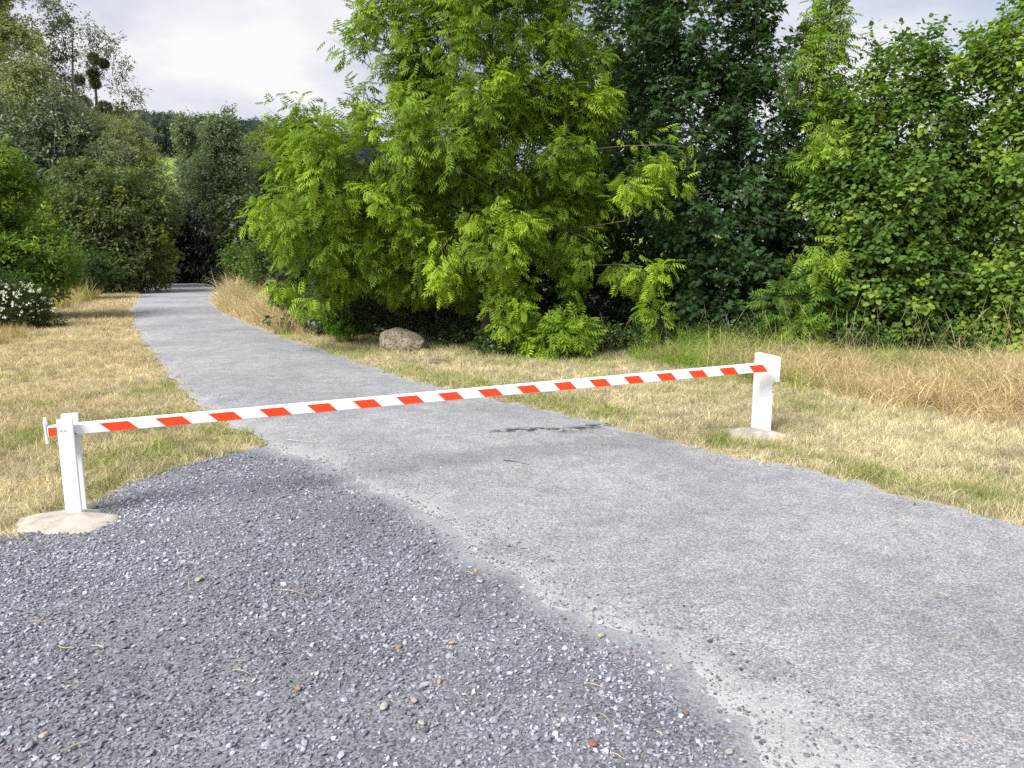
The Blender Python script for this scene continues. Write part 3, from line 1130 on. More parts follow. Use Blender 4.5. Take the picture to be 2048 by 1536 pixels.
def skeleton(base, top_pts, trunk_top, r0, rng, pipe=2.4, twig_r=0.006, wander=0.10):
    """trunk with limbs that reach every shoot: each shoot grows from the nearest wood nearer the trunk"""
    base = np.asarray(base, float); trunk_top = np.asarray(trunk_top, float)
    nt_ = 9
    tn = [base + (trunk_top - base) * f + np.array([rng.normal(0, wander), rng.normal(0, wander), 0]) * f for f in np.linspace(0, 1, nt_)]
    nodes = list(tn); parent = [-1] + list(range(nt_ - 1))
    order = np.argsort([min(np.linalg.norm(p - q) for q in tn) for p in top_pts])
    for oi in order:
        p = top_pts[oi]
        A = np.array(nodes)
        d = np.linalg.norm(A - p, axis=1)
        climb = np.where(A[:, 2] > p[2] + 0.05, 1.0 + (A[:, 2] - p[2]) * 0.8, 0) # prefer to grow upward from lower wood
        cost = d + climb + 0.25 * np.linalg.norm(A - base, axis=1) * 0.3
        j = int(np.argmin(cost))
        q = nodes[j]
        L = np.linalg.norm(p - q)
        steps = max(1, int(L / 0.7))
        prev = j
        for s in range(1, steps + 1):
            f = s / steps
            m_ = q + (p - q) * f + np.array([0, 0, 0.12 * L * math.sin(math.pi * f)]) + (rng.normal(0, 0.05 * min(L, 1.5), 3) if s < steps else 0)
            nodes.append(m_); parent.append(prev); prev = len(nodes) - 1
    n = len(nodes)
    load = np.zeros(n)
    haschild = np.zeros(n, bool)
    for i in range(n - 1, 0, -1):
        if not haschild[i]:
            load[i] += 1
        haschild[parent[i]] = True
        load[parent[i]] += load[i]
    rad = twig_r * np.maximum(load, 1) ** (1 / pipe)
    rad = rad * (r0 / rad[0]) ** np.clip(load / load[0], 0, 1)
    rad[0] *= 1.25
    VV, TT = [], []
    b = 0
    done = np.zeros(n, bool)
    nodes = np.array(nodes)
    # chains from leaf ends back to wood already drawn
    for i in sorted(range(n), key=lambda k: load[k]):
        if haschild[i]:
            continue
        ch = [i]
        while parent[ch[-1]] >= 0 and not done[ch[-1]]:
            done[ch[-1]] = True
            ch.append(parent[ch[-1]])
        done[ch[-1]] = True
        if len(ch) < 2:
            continue
        pth = nodes[ch]; rr = rad[ch].copy()
        rr[-1] = min(rr[-1], rr[-2] * 1.3)
        if np.min(np.linalg.norm(np.diff(pth, axis=0), axis=1)) < 1e-6:
            continue
        v, t_ = tube(pth, rr, 5)
        VV.append(v); TT.append(t_ + b); b += len(v)
    # the trunk itself
    v, t_ = tube(np.array(tn), np.linspace(1.1, 0.12, nt_) ** 1.2 * r0, 8)
    VV.append(v); TT.append(t_ + b)
    return np.vstack(VV), np.vstack(TT)


def make_tree(name, label, cat, base, lobes, kind, n_shoots, per_shoot, shoot_len, leaf_size, cols, seed,
              trunk_r=0.12, trunk_top=None, droop=0.35, young=0.0, young_col=(0.3, 0.42, 0.03), bark="bark", mat="leaf",
              group=None, front=0.6, shell=(0.55, 1.0), upward=0.35, extra=None, spreadf=0.45, zmin=0.1, jitter=0.25, twigs=True, lumpy=0.22, skel_cap=260):
    """lobes: (px, py, rx_px, ry_px, Y, depth_m[, weight]) ellipsoids read off the photograph, each at its own distance"""
    rng = np.random.default_rng(seed)
    E = []
    for lb in lobes:
        c = P(lb[0], lb[1], lb[4])
        k = lb[4] / ray(lb[0], lb[1])[1] / FPX
        E.append((c, np.array([lb[2] * k, lb[5], lb[3] * k]), lb[6] if len(lb) > 6 else 1.0))
    wts = np.array([(e[1][0] * e[1][2] + 0.5 * e[1][1] * (e[1][0] + e[1][2])) * e[2] for e in E]); wts /= wts.sum()
    C0 = np.average([e[0] for e in E], axis=0, weights=wts)
    shoots, outs = [], []
    tries = 0
    while len(shoots) < n_shoots and tries < n_shoots * 12:
        tries += 1
        k = rng.choice(len(E), p=wts)
        c, r, _ = E[k]
        d = norm(rng.normal(size=3))
        if d[1] > 0 and rng.random() < front:
            d[1] = -d[1]
        rr = rng.uniform(*shell) * (1 + lumpy * math.sin(5.3 * d[0] + 2.1 * k + 3.0 * d[2]) * math.sin(4.1 * d[2] + 1.7 * k))
        p = c + d * r * rr
        if p[2] < zmin:
            continue
        deep = False
        for j, (c2, r2, _) in enumerate(E):
            if j != k and np.linalg.norm((p - c2) / r2) < 0.6 and rng.random() < 0.75:
                deep = True; break
        if deep:
            continue
        o = norm(d / r) * 0.7 + norm(p - C0) * 0.4
        shoots.append(p); outs.append(norm(o))
    young_flag = rng.random(len(shoots)) < young
    if extra:
        for (px, py, Y, yg) in extra:
            p = P(px, py, Y)
            shoots.append(p); outs.append(norm(norm(p - C0) + np.array([0, -0.6, 0.1])))
            young_flag = np.append(young_flag, yg)
    shoots = np.array(shoots); outs = np.array(outs)
    n = len(shoots)
    sdir = norm(outs + np.array([0, 0, upward]) + rng.normal(0, 0.45, (n, 3)))
    L = shoot_len * rng.uniform(0.65, 1.35, n) * np.where(rng.random(n) < 0.12, 1.7, 1.0)
    start = shoots - sdir * (L * 0.5)[:, None]
    cnt = rng.poisson(per_shoot, n)
    ids = np.repeat(np.arange(n), cnt)
    nl = len(ids)
    t_ = rng.random(nl) ** 0.8
    rad = norm(rng.normal(size=(nl, 3)))
    rad = norm(rad - (np.sum(rad * sdir[ids], 1, keepdims=True)) * sdir[ids] * 0.7)
    rw = L[ids] * spreadf * (1.0 - 0.65 * t_) * rng.random(nl) ** 0.6
    pos = start[ids] + sdir[ids] * (t_ * L[ids])[:, None] + rad * rw[:, None]
    pos[:, 2] -= 0.25 * (rw ** 2)
    ok = pos[:, 2] > 0.04
    pos, ids, rad, t_ = pos[ok], ids[ok], rad[ok], t_[ok]
    nl = len(ids)
    axis = norm(rad * 0.8 + sdir[ids] * 0.55 + np.array([0, 0, -droop]) + rng.normal(0, jitter, (nl, 3)))
    up = norm(np.array([0, 0, 1.0]) + outs[ids] * 0.55 + rng.normal(0, 0.35, (nl, 3)))
    size = leaf_size * rng.uniform(0.7, 1.2, nl)
    a, b_ = np.array(cols[0]), np.array(cols[1])
    f = np.clip(rng.random(n)[ids] * 0.6 + rng.random(nl) * 0.5 - 0.05, 0, 1)[:, None]
    col = (a * (1 - f) + b_ * f) * rng.uniform(0.85, 1.15, (nl, 1))
    yf = (young_flag[ids] & (rng.random(nl) < 0.9))[:, None]
    col = np.where(yf, np.array(young_col) * rng.uniform(0.8, 1.2, (nl, 1)), col)
    base = np.asarray(base, float)
    root = link(name, None, label=label, cat=cat, group=group)
    root.location = Vector(base.tolist())
    V, T, C = place(TPL[kind], pos, axis, up, size, col, rng)
    cr = link("crown", mesh_np(name + "_crown", V - base, T, C, mats=[M[mat]]), parent=root)
    if trunk_top is None:
        trunk_top = C0 + np.array([0, 0, 0.35 * (shoots[:, 2].max() - C0[2])])
    if n > skel_cap:
        ne = len(extra) if extra else 0
        pick = np.concatenate([rng.choice(n - ne, skel_cap - ne, replace=False), np.arange(n - ne, n)])
    else:
        pick = np.arange(n)
    Vt, Tt = skeleton(base + np.array([0, 0, -0.05]), [start[i] for i in pick], trunk_top, trunk_r, rng)
    if twigs:
        # the shoot stems
        tv, tt = [Vt], [Tt]
        b0 = len(Vt)
        for i in range(n):
            v, q = tube(np.array([start[i], start[i] + sdir[i] * L[i] * 0.55, start[i] + sdir[i] * L[i] * 0.98 - np.array([0, 0, 0.06 * L[i]])]), [0.009, 0.006, 0.002] if shoot_len < 1.1 else [0.03, 0.018, 0.006], 3)
            tv.append(v); tt.append(q + b0); b0 += len(v)
        Vt, Tt = np.vstack(tv), np.vstack(tt)
    link("trunk", mesh_np(name + "_trunk", Vt - base, Tt, mats=[M[bark]]), parent=root)
    return root


def g0(px, Y):
    return np.array([P(px, 600, Y)[0], Y, 0.0])


# --- the big bright ash in the middle
ASH = ((0.112, 0.200, 0.012), (0.205, 0.32, 0.020))
ASH_Y = (0.285, 0.42, 0.025)
make_tree("ash_tree", "big bright green ash with drooping feather leaves behind the boulder", "tree", g0(975, 13.6),
          [(960, 120, 210, 200, 13.6, 2.0), (860, 60, 130, 110, 13.4, 1.3), (1060, 110, 130, 150, 13.6, 1.4),
           (900, 280, 200, 130, 13.0, 1.6), (740, 330, 150, 120, 13.0, 1.5), (645, 420, 90, 110, 13.0, 1.2), (1040, 300, 160, 120, 13.4, 1.4),
           (760, 460, 190, 105, 13.3, 1.2), (655, 540, 75, 52, 13.4, 0.8), (900, 470, 170, 110, 13.1, 1.1), (990, 500, 100, 75, 12.4, 0.9),
           (810, 540, 120, 45, 13.7, 0.8), (1110, 440, 80, 90, 13.3, 0.9), (1260, 350, 45, 40, 12.9, 0.4), (1190, 410, 40, 40, 13.3, 0.4), (1250, 540, 35, 30, 13.0, 0.4),
           (1150, 530, 55, 40, 13.2, 0.6), (1030, 610, 22, 50, 12.3, 0.25), (1170, 610, 18, 40, 12.6, 0.2), (1300, 620, 18, 40, 12.8, 0.25), (1180, 230, 40, 50, 13.3, 0.5),
           (728, 95, 28, 28, 13.2, 0.3), (615, 290, 40, 55, 13.0, 0.5), (565, 430, 45, 28, 13.0, 0.4), (980, -60, 240, 110, 13.8, 1.8, 0.6)],
          "pinnate", 640, 34, 0.55, 0.195, ASH, 101, trunk_r=0.13, trunk_top=P(970, 180, 13.7), droop=0.55, young=0.07, young_col=ASH_Y,
          extra=[(1010, 410, 11.9, True), (1020, 440, 11.9, True), (1000, 480, 11.9, True), (1040, 450, 11.9, True), (1010, 530, 11.9, True), (950, 440, 12.0, True),
                 (885, 510, 11.9, True), (880, 540, 11.9, True), (895, 560, 11.9, True), (770, 400, 12.0, True), (790, 420, 12.0, True), (850, 330, 12.2, True), (890, 255, 12.3, True),
                 (1320, 290, 12.4, True), (1325, 330, 12.4, True), (1330, 380, 12.4, True), (1280, 380, 12.4, True), (1250, 400, 12.4, True), (1215, 190, 12.6, True), (1190, 200, 12.6, True),
                 (1310, 540, 12.3, True), (1280, 550, 12.3, True), (540, 430, 12.7, True), (525, 440, 12.7, True), (575, 560, 12.6, True), (620, 600, 12.4, True), (570, 585, 12.8, False),
                 (1010, 650, 12.0, True), (1030, 600, 12.0, True), (1320, 650, 12.4, False), (605, 245, 12.9, False), (825, 215, 12.6, True), (720, 80, 13.1, False), (705, 105, 13.1, False)])

# --- dark maples
MAP = ((0.034, 0.080, 0.024), (0.064, 0.130, 0.040))
make_tree("maple_tree", "tall dark green maple between the ash and the lime tree", "tree", g0(1480, 15.2),
          [(1400, 60, 180, 170, 15.4, 1.6), (1400, 250, 190, 150, 15.2, 1.5), (1400, 420, 190, 130, 14.8, 1.5), (1430, 560, 170, 110, 14.6, 1.3),
           (1500, 300, 90, 160, 14.8, 1.1), (1500, 110, 35, 90, 15.0, 0.8), (1300, 140, 90, 130, 15.3, 1.1), (1460, 650, 130, 60, 14.3, 0.9), (1400, -60, 170, 110, 15.6, 1.5, 0.6)],
          "maple", 660, 42, 0.60, 0.112, MAP, 102, trunk_r=0.14, trunk_top=P(1440, 60, 15.5), droop=0.45, young=0.05, young_col=(0.10, 0.19, 0.03))
make_tree("maple_tree", "dark maple standing deeper behind the ash crown", "tree", g0(1240, 17.6),
          [(1230, 70, 120, 160, 17.6, 1.6), (1220, 280, 150, 140, 17.4, 1.6), (1200, 460, 170, 120, 17.2, 1.6), (1250, 600, 200, 90, 16.8, 1.4), (1240, -60, 120, 90, 17.6, 1.4, 0.6)],
          "palm", 440, 40, 0.75, 0.15, MAP, 103, trunk_r=0.13, droop=0.45)
# --- slender ash between the maple and the lime
make_tree("ash_tree", "slender pale green ash rising between maple and lime", "tree", g0(1640, 14.8),
          [(1650, 60, 22, 70, 14.8, 0.5), (1620, 180, 45, 70, 14.7, 0.7), (1660, 260, 60, 70, 14.5, 0.7), (1620, 330, 60, 60, 14.5, 0.6), (1670, -20, 16, 40, 14.9, 0.3)],
          "pinnate", 75, 22, 0.55, 0.25, ((0.11, 0.21, 0.02), (0.22, 0.35, 0.04)), 104, trunk_r=0.06, trunk_top=P(1640, 20, 14.8), droop=0.4, young=0.25, young_col=(0.25, 0.38, 0.04),
          extra=[(1650, 270, 13.6, True), (1670, 285, 13.6, True), (1640, 310, 13.6, True), (1625, 515, 12.6, True), (1655, 510, 12.6, True), (1640, 535, 12.6, True)])
# --- limes on the right
make_tree("lime_tree", "broad lime tree with round mid green leaves right of the maple", "tree", g0(1790, 13.9),
          [(1790, 170, 80, 75, 14.2, 1.1), (1800, 270, 150, 120, 13.9, 1.3), (1760, 420, 170, 120, 13.5, 1.3), (1720, 560, 140, 90, 13.3, 1.1), (1850, 560, 130, 90, 13.2, 1.1),
           (1800, 640, 170, 55, 13.0, 0.8), (1860, 400, 120, 120, 13.5, 1.2), (1720, 330, 80, 80, 13.9, 0.9), (1745, 115, 14, 45, 14.2, 0.3), (1835, 80, 16, 40, 14.2, 0.3)],
          "round", 580, 50, 0.60, 0.086, ((0.065, 0.140, 0.022), (0.13, 0.225, 0.035)), 105, trunk_r=0.10, trunk_top=P(1800, 150, 14.2), droop=0.5, young=0.12, young_col=(0.20, 0.30, 0.04))
make_tree("lime_tree", "yellow green lime tree at the right picture edge", "tree", g0(2020, 13.0),
          [(2010, 120, 80, 75, 13.1, 1.1), (2060, 200, 150, 130, 13.0, 1.3), (2000, 320, 110, 110, 12.9, 1.1), (2050, 450, 120, 110, 12.7, 1.1), (2030, 580, 110, 80, 12.5, 1.0), (1925, 130, 25, 45, 13.1, 0.4),
           (2110, 10, 75, 70, 13.2, 1.0), (1990, 660, 80, 40, 12.4, 0.6), (2200, 300, 150, 260, 13.2, 1.4, 0.7)],
          "round", 480, 50, 0.58, 0.086, ((0.095, 0.185, 0.025), (0.18, 0.29, 0.04)), 106, trunk_r=0.10, trunk_top=P(2030, 120, 13.1), droop=0.4, young=0.28, young_col=(0.26, 0.37, 0.045))
# --- dense shrubs added behind to block sky, leaves coloured dark for shade
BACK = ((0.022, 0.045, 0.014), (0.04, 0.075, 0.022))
for i, (px, Y, top, w, lab) in enumerate([(720, 17.5, 380, 150, "shade-coloured backing shrub in the wood behind the boulder"), (960, 17.0, 420, 180, "shade-coloured backing shrub in the gap below the ash crown"),
                                          (1290, 19.5, 200, 200, "shade-coloured backing thicket behind the dark maple"), (1640, 17.5, 320, 190, "shade-coloured backing thicket behind the slender ash"),
                                          (1950, 17.0, 350, 230, "shade-coloured backing thicket behind the yellow green lime")]):
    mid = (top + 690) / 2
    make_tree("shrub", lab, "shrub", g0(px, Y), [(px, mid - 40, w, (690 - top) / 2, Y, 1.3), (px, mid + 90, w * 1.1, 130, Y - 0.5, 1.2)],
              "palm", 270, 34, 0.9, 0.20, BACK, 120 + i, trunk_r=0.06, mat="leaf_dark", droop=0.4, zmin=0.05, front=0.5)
# --- saplings and undergrowth in front of the hedge
make_tree("ash_sapling", "bushy bright ash sapling at the lawn edge under the hedge", "sapling", g0(1115, 12.2),
          [(1112, 680, 50, 30, 12.2, 0.4), (1080, 665, 30, 25, 12.3, 0.3), (1145, 670, 30, 25, 12.2, 0.3)], "pinnate", 34, 16, 0.35, 0.24,
          ((0.14, 0.25, 0.02), (0.24, 0.36, 0.03)), 130, trunk_r=0.015, droop=0.2, young=0.35, young_col=ASH_Y, zmin=0.08)
make_tree("ash_sapling", "small fresh green ash sapling in front of the slender ash", "sapling", g0(1600, 12.4),
          [(1600, 665, 32, 40, 12.4, 0.35)], "pinnate", 16, 13, 0.35, 0.22, ((0.12, 0.23, 0.02), (0.20, 0.31, 0.03)), 131, trunk_r=0.012, droop=0.25, zmin=0.08)
make_tree("ash_sapling", "mid green ash sapling with spreading fronds at the dark maple's right foot", "sapling", g0(1560, 12.9),
          [(1560, 610, 60, 35, 12.9, 0.5), (1620, 600, 40, 25, 12.8, 0.4)], "pinnate", 26, 13, 0.4, 0.22, ((0.07, 0.15, 0.02), (0.12, 0.21, 0.03)), 132, trunk_r=0.015, droop=0.2, zmin=0.08)
make_tree("ash_sapling", "little ash sapling just left of the boulder", "sapling", g0(690, 14.5),
          [(690, 640, 30, 18, 14.5, 0.35)], "pinnate", 16, 12, 0.32, 0.22, ((0.09, 0.19, 0.015), (0.14, 0.26, 0.02)), 133, trunk_r=0.012, droop=0.25, zmin=0.08)
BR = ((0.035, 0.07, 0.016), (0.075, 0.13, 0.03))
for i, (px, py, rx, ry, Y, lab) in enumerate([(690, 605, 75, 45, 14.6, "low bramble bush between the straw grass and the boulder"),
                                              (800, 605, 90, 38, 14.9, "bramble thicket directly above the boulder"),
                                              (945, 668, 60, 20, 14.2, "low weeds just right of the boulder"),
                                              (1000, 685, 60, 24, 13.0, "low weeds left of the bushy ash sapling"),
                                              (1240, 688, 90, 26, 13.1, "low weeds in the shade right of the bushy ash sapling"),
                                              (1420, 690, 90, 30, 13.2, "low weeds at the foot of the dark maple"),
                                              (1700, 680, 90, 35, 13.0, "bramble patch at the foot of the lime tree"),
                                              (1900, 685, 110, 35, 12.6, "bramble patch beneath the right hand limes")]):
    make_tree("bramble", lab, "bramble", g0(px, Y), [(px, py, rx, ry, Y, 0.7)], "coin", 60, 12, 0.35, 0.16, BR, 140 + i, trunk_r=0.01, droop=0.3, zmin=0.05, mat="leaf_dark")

# --- left side
make_tree("bush", "yellow green bush at the left picture edge", "bush", g0(20, 20.5),
          [(0, 420, 70, 90, 20.5, 1.4), (30, 530, 100, 90, 20.2, 1.5), (80, 525, 55, 55, 20.0, 1.0), (-60, 480, 80, 120, 20.5, 1.4), (100, 560, 35, 32, 20.0, 0.7), (15, 370, 35, 45, 20.4, 0.7)],
          "spray", 330, 20, 0.85, 0.21, ((0.085, 0.155, 0.02), (0.175, 0.27, 0.035)), 201, trunk_r=0.05, droop=0.1, young=0.25, young_col=(0.27, 0.41, 0.03), upward=1.0, zmin=0.1, spreadf=0.26, lumpy=0.32)
make_tree("shrub", "dark rounded shrub overhanging the far left road edge", "shrub", g0(225, 37),
          [(220, 460, 105, 105, 37, 2.6), (180, 400, 70, 50, 36.5, 1.8), (270, 440, 70, 80, 37, 1.8), (150, 500, 60, 60, 36, 1.5), (280, 520, 55, 45, 37, 1.4), (215, 530, 90, 40, 36, 1.8), (302, 430, 24, 50, 38, 1.0)],
          "spray", 400, 20, 1.25, 0.35, ((0.080, 0.120, 0.040), (0.175, 0.235, 0.080)), 202, trunk_r=0.12, droop=0.15, upward=0.3, young=0.05, young_col=(0.22, 0.28, 0.04), zmin=0.3, spreadf=0.30, lumpy=0.34)
make_tree("willow_tree", "grey green tree with bare twigs above the dark shrub", "tree", g0(240, 43),
          [(245, 335, 65, 60, 43, 2.2), (280, 370, 24, 55, 43.5, 1.6), (200, 330, 50, 50, 43, 2.0), (262, 268, 30, 18, 44, 1.2), (250, 400, 80, 55, 43, 2.2), (220, 275, 30, 20, 43.5, 1.2)],
          "narrow", 310, 20, 1.3, 0.42, ((0.155, 0.20, 0.11), (0.265, 0.32, 0.175)), 203, trunk_r=0.16, bark="bark_pale", droop=0.35, young=0.12, young_col=(0.22, 0.27, 0.04), spreadf=0.30, lumpy=0.34)
make_tree("alder_tree", "dark tree mass behind the yellow green bush", "tree", g0(80, 41),
          [(60, 380, 110, 110, 41, 2.6), (130, 350, 80, 100, 42, 2.2), (20, 300, 90, 90, 42, 2.4), (140, 270, 60, 60, 42.5, 1.8), (-60, 380, 90, 160, 42, 2.4), (60, 480, 100, 80, 40, 2.4)],
          "spray", 420, 20, 1.4, 0.40, ((0.075, 0.110, 0.060), (0.155, 0.205, 0.105)), 204, trunk_r=0.2, bark="bark_pale", droop=0.2, mat="leaf_dark", spreadf=0.30, lumpy=0.34)
make_tree("poplar_tree", "tall pale olive poplar at the top left corner", "tree", g0(60, 47),
          [(40, 120, 65, 90, 47, 2.4), (5, 40, 40, 50, 47, 1.8), (50, 220, 80, 70, 46.5, 2.6), (95, 200, 35, 60, 47, 1.8), (-60, 150, 80, 150, 47, 2.4), (-10, -40, 50, 60, 47, 2.0)],
          "coin", 350, 20, 1.0, 0.41, ((0.21, 0.26, 0.11), (0.33, 0.395, 0.165)), 205, trunk_r=0.24, trunk_top=P(60, 30, 47), bark="bark_pale", droop=0.25, upward=0.6)
make_tree("poplar_tree", "thin silvery poplar right of the tall olive poplar", "tree", g0(150, 50),
          [(125, 70, 22, 55, 50, 1.3), (130, 170, 25, 60, 50, 1.4), (100, 10, 15, 25, 50, 0.9)],
          "coin", 75, 11, 1.0, 0.36, ((0.085, 0.125, 0.06), (0.15, 0.19, 0.09)), 206, trunk_r=0.16, trunk_top=P(145, 40, 50), bark="bark_pale", droop=0.2, upward=0.6)
mist = make_tree("poplar_tree", "sparse poplar carrying round dark mistletoe balls", "tree", g0(200, 54),
                 [(190, 80, 18, 26, 54, 1.2), (195, 130, 25, 40, 54, 1.2), (222, 110, 14, 30, 54, 0.8), (250, 140, 16, 18, 54, 0.8), (240, 175, 15, 20, 54, 0.8), (160, 180, 15, 30, 54, 1.0), (205, 235, 45, 10, 54, 1.4)],
                 "coin", 75, 8, 1.1, 0.34, ((0.07, 0.105, 0.05), (0.13, 0.165, 0.08)), 207, trunk_r=0.2, trunk_top=P(187, 90, 54), bark="bark", droop=0.15, upward=0.8)
make_tree("birch_tree", "small airy tree left of the wooded hill", "tree", g0(275, 52),
          [(272, 205, 14, 18, 52, 0.8), (255, 222, 12, 14, 52, 0.8), (275, 245, 22, 12, 52, 1.0)],
          "coin", 30, 9, 0.8, 0.32, ((0.12, 0.17, 0.04), (0.2, 0.25, 0.06)), 208, trunk_r=0.08, droop=0.1, upward=0.8)
# mistletoe balls: parts of that poplar
rng = np.random.default_rng(209)
for (px, py, r) in [(187, 117, 10.5), (207, 127, 9.5), (187, 148, 11), (190, 166, 11), (210, 215, 14), (158, 160, 9), (170, 205, 13)]:
    c = P(px, py, 53.6); R_ = r * 53.6 / FPX
    d = norm(rng.normal(size=(420, 3)))
    pos = c + d * R_ * 0.72 * (rng.random((420, 1)) ** 0.4)
    col = np.array([0.055, 0.075, 0.016]) * rng.uniform(0.7, 1.4, (420, 1))
    V, T, C = place(TPL["narrow"], pos, d + rng.normal(0, 0.3, d.shape), rng.normal(size=d.shape), np.full(420, 0.16), col, rng)
    link("mistletoe_ball", mesh_np("mistletoe_ball", V - np.array(mist.location), T, C, mats=[M["leaf_dark"]]), parent=mist)

# white flowering bush: foliage and flower heads
fb = make_tree("flowering_bush", "low bush with many white flower heads at the left edge", "bush", g0(35, 17.6),
               [(30, 610, 65, 45, 17.6, 0.9), (-30, 600, 60, 60, 17.7, 0.9), (70, 635, 30, 20, 17.4, 0.5)],
               "narrow", 120, 20, 0.4, 0.16, ((0.03, 0.06, 0.02), (0.07, 0.11, 0.035)), 210, trunk_r=0.02, droop=0.0, upward=0.6, zmin=0.05)
rng = np.random.default_rng(211)
nfl = 190
ang = norm(np.column_stack([rng.normal(0, 1, nfl), -np.abs(rng.normal(0, 1, nfl)), rng.normal(0.3, 0.8, nfl)]))
pos = P(25, 610, 17.5) + ang * np.array([0.95, 0.9, 0.52]) * rng.uniform(0.9, 1.1, (nfl, 1))
pos[:, 2] = np.maximum(pos[:, 2], 0.08)
pos = np.repeat(pos, 5, 0) + rng.normal(0, 0.022, (nfl * 5, 3))
V, T, C = place(TPL["round"], pos, np.repeat(ang, 5, 0) + rng.normal(0, 0.5, pos.shape), rng.normal(size=pos.shape), rng.uniform(0.03, 0.055, len(pos)), np.array([0.84, 0.86, 0.83]) * rng.uniform(0.8, 1.1, (len(pos), 1)), rng)
link("blossom", mesh_np("blossom", V - np.array(fb.location), T, C, mats=[M["leaf"]]), parent=fb)

make_tree("bramble", "low dark bramble at the foot of the rounded shrub", "bramble", g0(190, 31),
          [(185, 545, 40, 25, 31, 0.9), (160, 555, 30, 18, 30, 0.7)], "spray", 60, 16, 0.6, 0.26, ((0.03, 0.065, 0.018), (0.06, 0.11, 0.03)), 212, trunk_r=0.02, droop=0.3, zmin=0.08)

# --- far end of the road
make_tree("poplar_tree", "tall silvery poplar straight over the end of the road", "tree", g0(428, 60),
          [(448, 282, 24, 44, 60, 1.8), (428, 365, 40, 60, 60, 2.2), (472, 350, 18, 60, 60, 1.4), (430, 450, 48, 60, 59, 2.0), (426, 258, 8, 14, 60, 0.6), (452, 252, 7, 14, 60, 0.6)],
          "coin", 290, 20, 1.1, 0.55, ((0.11, 0.155, 0.08), (0.22, 0.285, 0.165)), 301, trunk_r=0.2, trunk_top=P(432, 300, 59.4), bark="bark_pale", droop=0.3, upward=0.7)
make_tree("poplar_tree", "shorter silvery poplar left of the tall one", "tree", g0(375, 62),
          [(376, 274, 12, 32, 62, 1.1), (384, 365, 22, 55, 62, 1.6), (385, 440, 38, 50, 61, 2.0)],
          "coin", 180, 20, 1.1, 0.55, ((0.13, 0.18, 0.095), (0.25, 0.31, 0.185)), 302, trunk_r=0.18, trunk_top=P(378, 290, 62), bark="bark_pale", droop=0.3, upward=0.7)
make_tree("willow_tree", "pale grey willow peeping over the ash's left side", "tree", g0(535, 66),
          [(545, 340, 28, 20, 66, 1.6), (512, 375, 18, 25, 65, 1.4), (560, 380, 30, 35, 66, 1.6)],
          "narrow", 150, 26, 1.0, 0.50, ((0.15, 0.20, 0.095), (0.23, 0.28, 0.14)), 303, trunk_r=0.18, bark="bark_pale", droop=0.1)
make_tree("ash_tree", "yellowish tree with hanging twigs behind the pale willow", "tree", g0(530, 78),
          [(515, 300, 16, 26, 78, 1.8), (555, 302, 24, 24, 78, 2.0), (536, 260, 5, 12, 78, 0.6)],
          "coin", 110, 22, 1.2, 0.50, ((0.14, 0.20, 0.045), (0.21, 0.27, 0.06)), 304, trunk_r=0.18, droop=0.6)
for i, (px, py, rx, ry, Y, lab) in enumerate([(360, 500, 60, 75, 55, "shade-coloured thicket left under the far poplars"), (440, 500, 55, 70, 53, "shade-coloured thicket right under the far poplars"),
                                              (335, 450, 22, 50, 52, "shade-coloured ivy clad thicket beside the road's far left edge"), (500, 470, 50, 70, 48, "olive thicket between the far poplars and the ash"),
                                              (390, 530, 80, 45, 57, "shade-coloured undergrowth closing the view at the road's end")]):
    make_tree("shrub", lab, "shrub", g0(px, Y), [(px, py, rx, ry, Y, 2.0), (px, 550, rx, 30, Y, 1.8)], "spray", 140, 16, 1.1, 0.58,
              ((0.012, 0.022, 0.012), (0.026, 0.042, 0.02)) if i != 3 else ((0.04, 0.07, 0.02), (0.09, 0.12, 0.04)), 310 + i, trunk_r=0.06, mat="leaf_dark", droop=0.2, zmin=0.1)  # near-black leaf colour stands in for the overhanging trees' shade, except the olive one
make_tree("bramble", "green bramble bank at the back of the straw grass", "bramble", g0(540, 25),
          [(535, 525, 55, 30, 25, 1.2), (490, 520, 30, 22, 26, 0.9), (590, 540, 40, 40, 24, 1.0)], "coin", 110, 14, 0.6, 0.28, ((0.06, 0.11, 0.02), (0.12, 0.19, 0.035)), 320, trunk_r=0.02, droop=0.2, zmin=0.1)


# --- far wood on the hill
def far_wood():
    rng = np.random.default_rng(401)
    srcs = []
    for k in range(4):
        n = 260
        d = norm(rng.normal(size=(n, 3)))
        lump = 1 + 0.25 * np.sin(d[:, 0] * 4 + k) * np.cos(d[:, 2] * 5)
        pos = d * (lump * rng.uniform(0.75, 1.0, n))[:, None] * np.array([1, 1, 1.25]) + np.array([0, 0, 1.3])
        col = np.ones((n, 3)) * rng.uniform(0.7, 1.35, (n, 1))
        V, T, C = place(TPL["spray"], pos, d + np.array([0, 0, 0.2]), rng.normal(size=d.shape), np.full(n, 0.32), col, rng)
        srcs.append((V, T, C))
    p = np.column_stack([rng.uniform(-380, 40, 2600), rng.uniform(338, 480, 2600)])
    z = hill(p[:, 0], p[:, 1])
    n = len(p)
    s = rng.uniform(3.6, 6.2, n)
    tone = np.array([0.06, 0.09, 0.065]) * rng.uniform(0.7, 1.3, (n, 1))
    rot = np.column_stack([np.zeros(n), np.zeros(n), rng.uniform(0, 6.28, n)])
    scatter("far_wood", srcs, np.column_stack([p, z - 1.0]), rot, np.repeat(s[:, None], 3, 1), rng.integers(0, 4, n), tone, M["grass"], "dark wood covering the far hill")


far_wood()


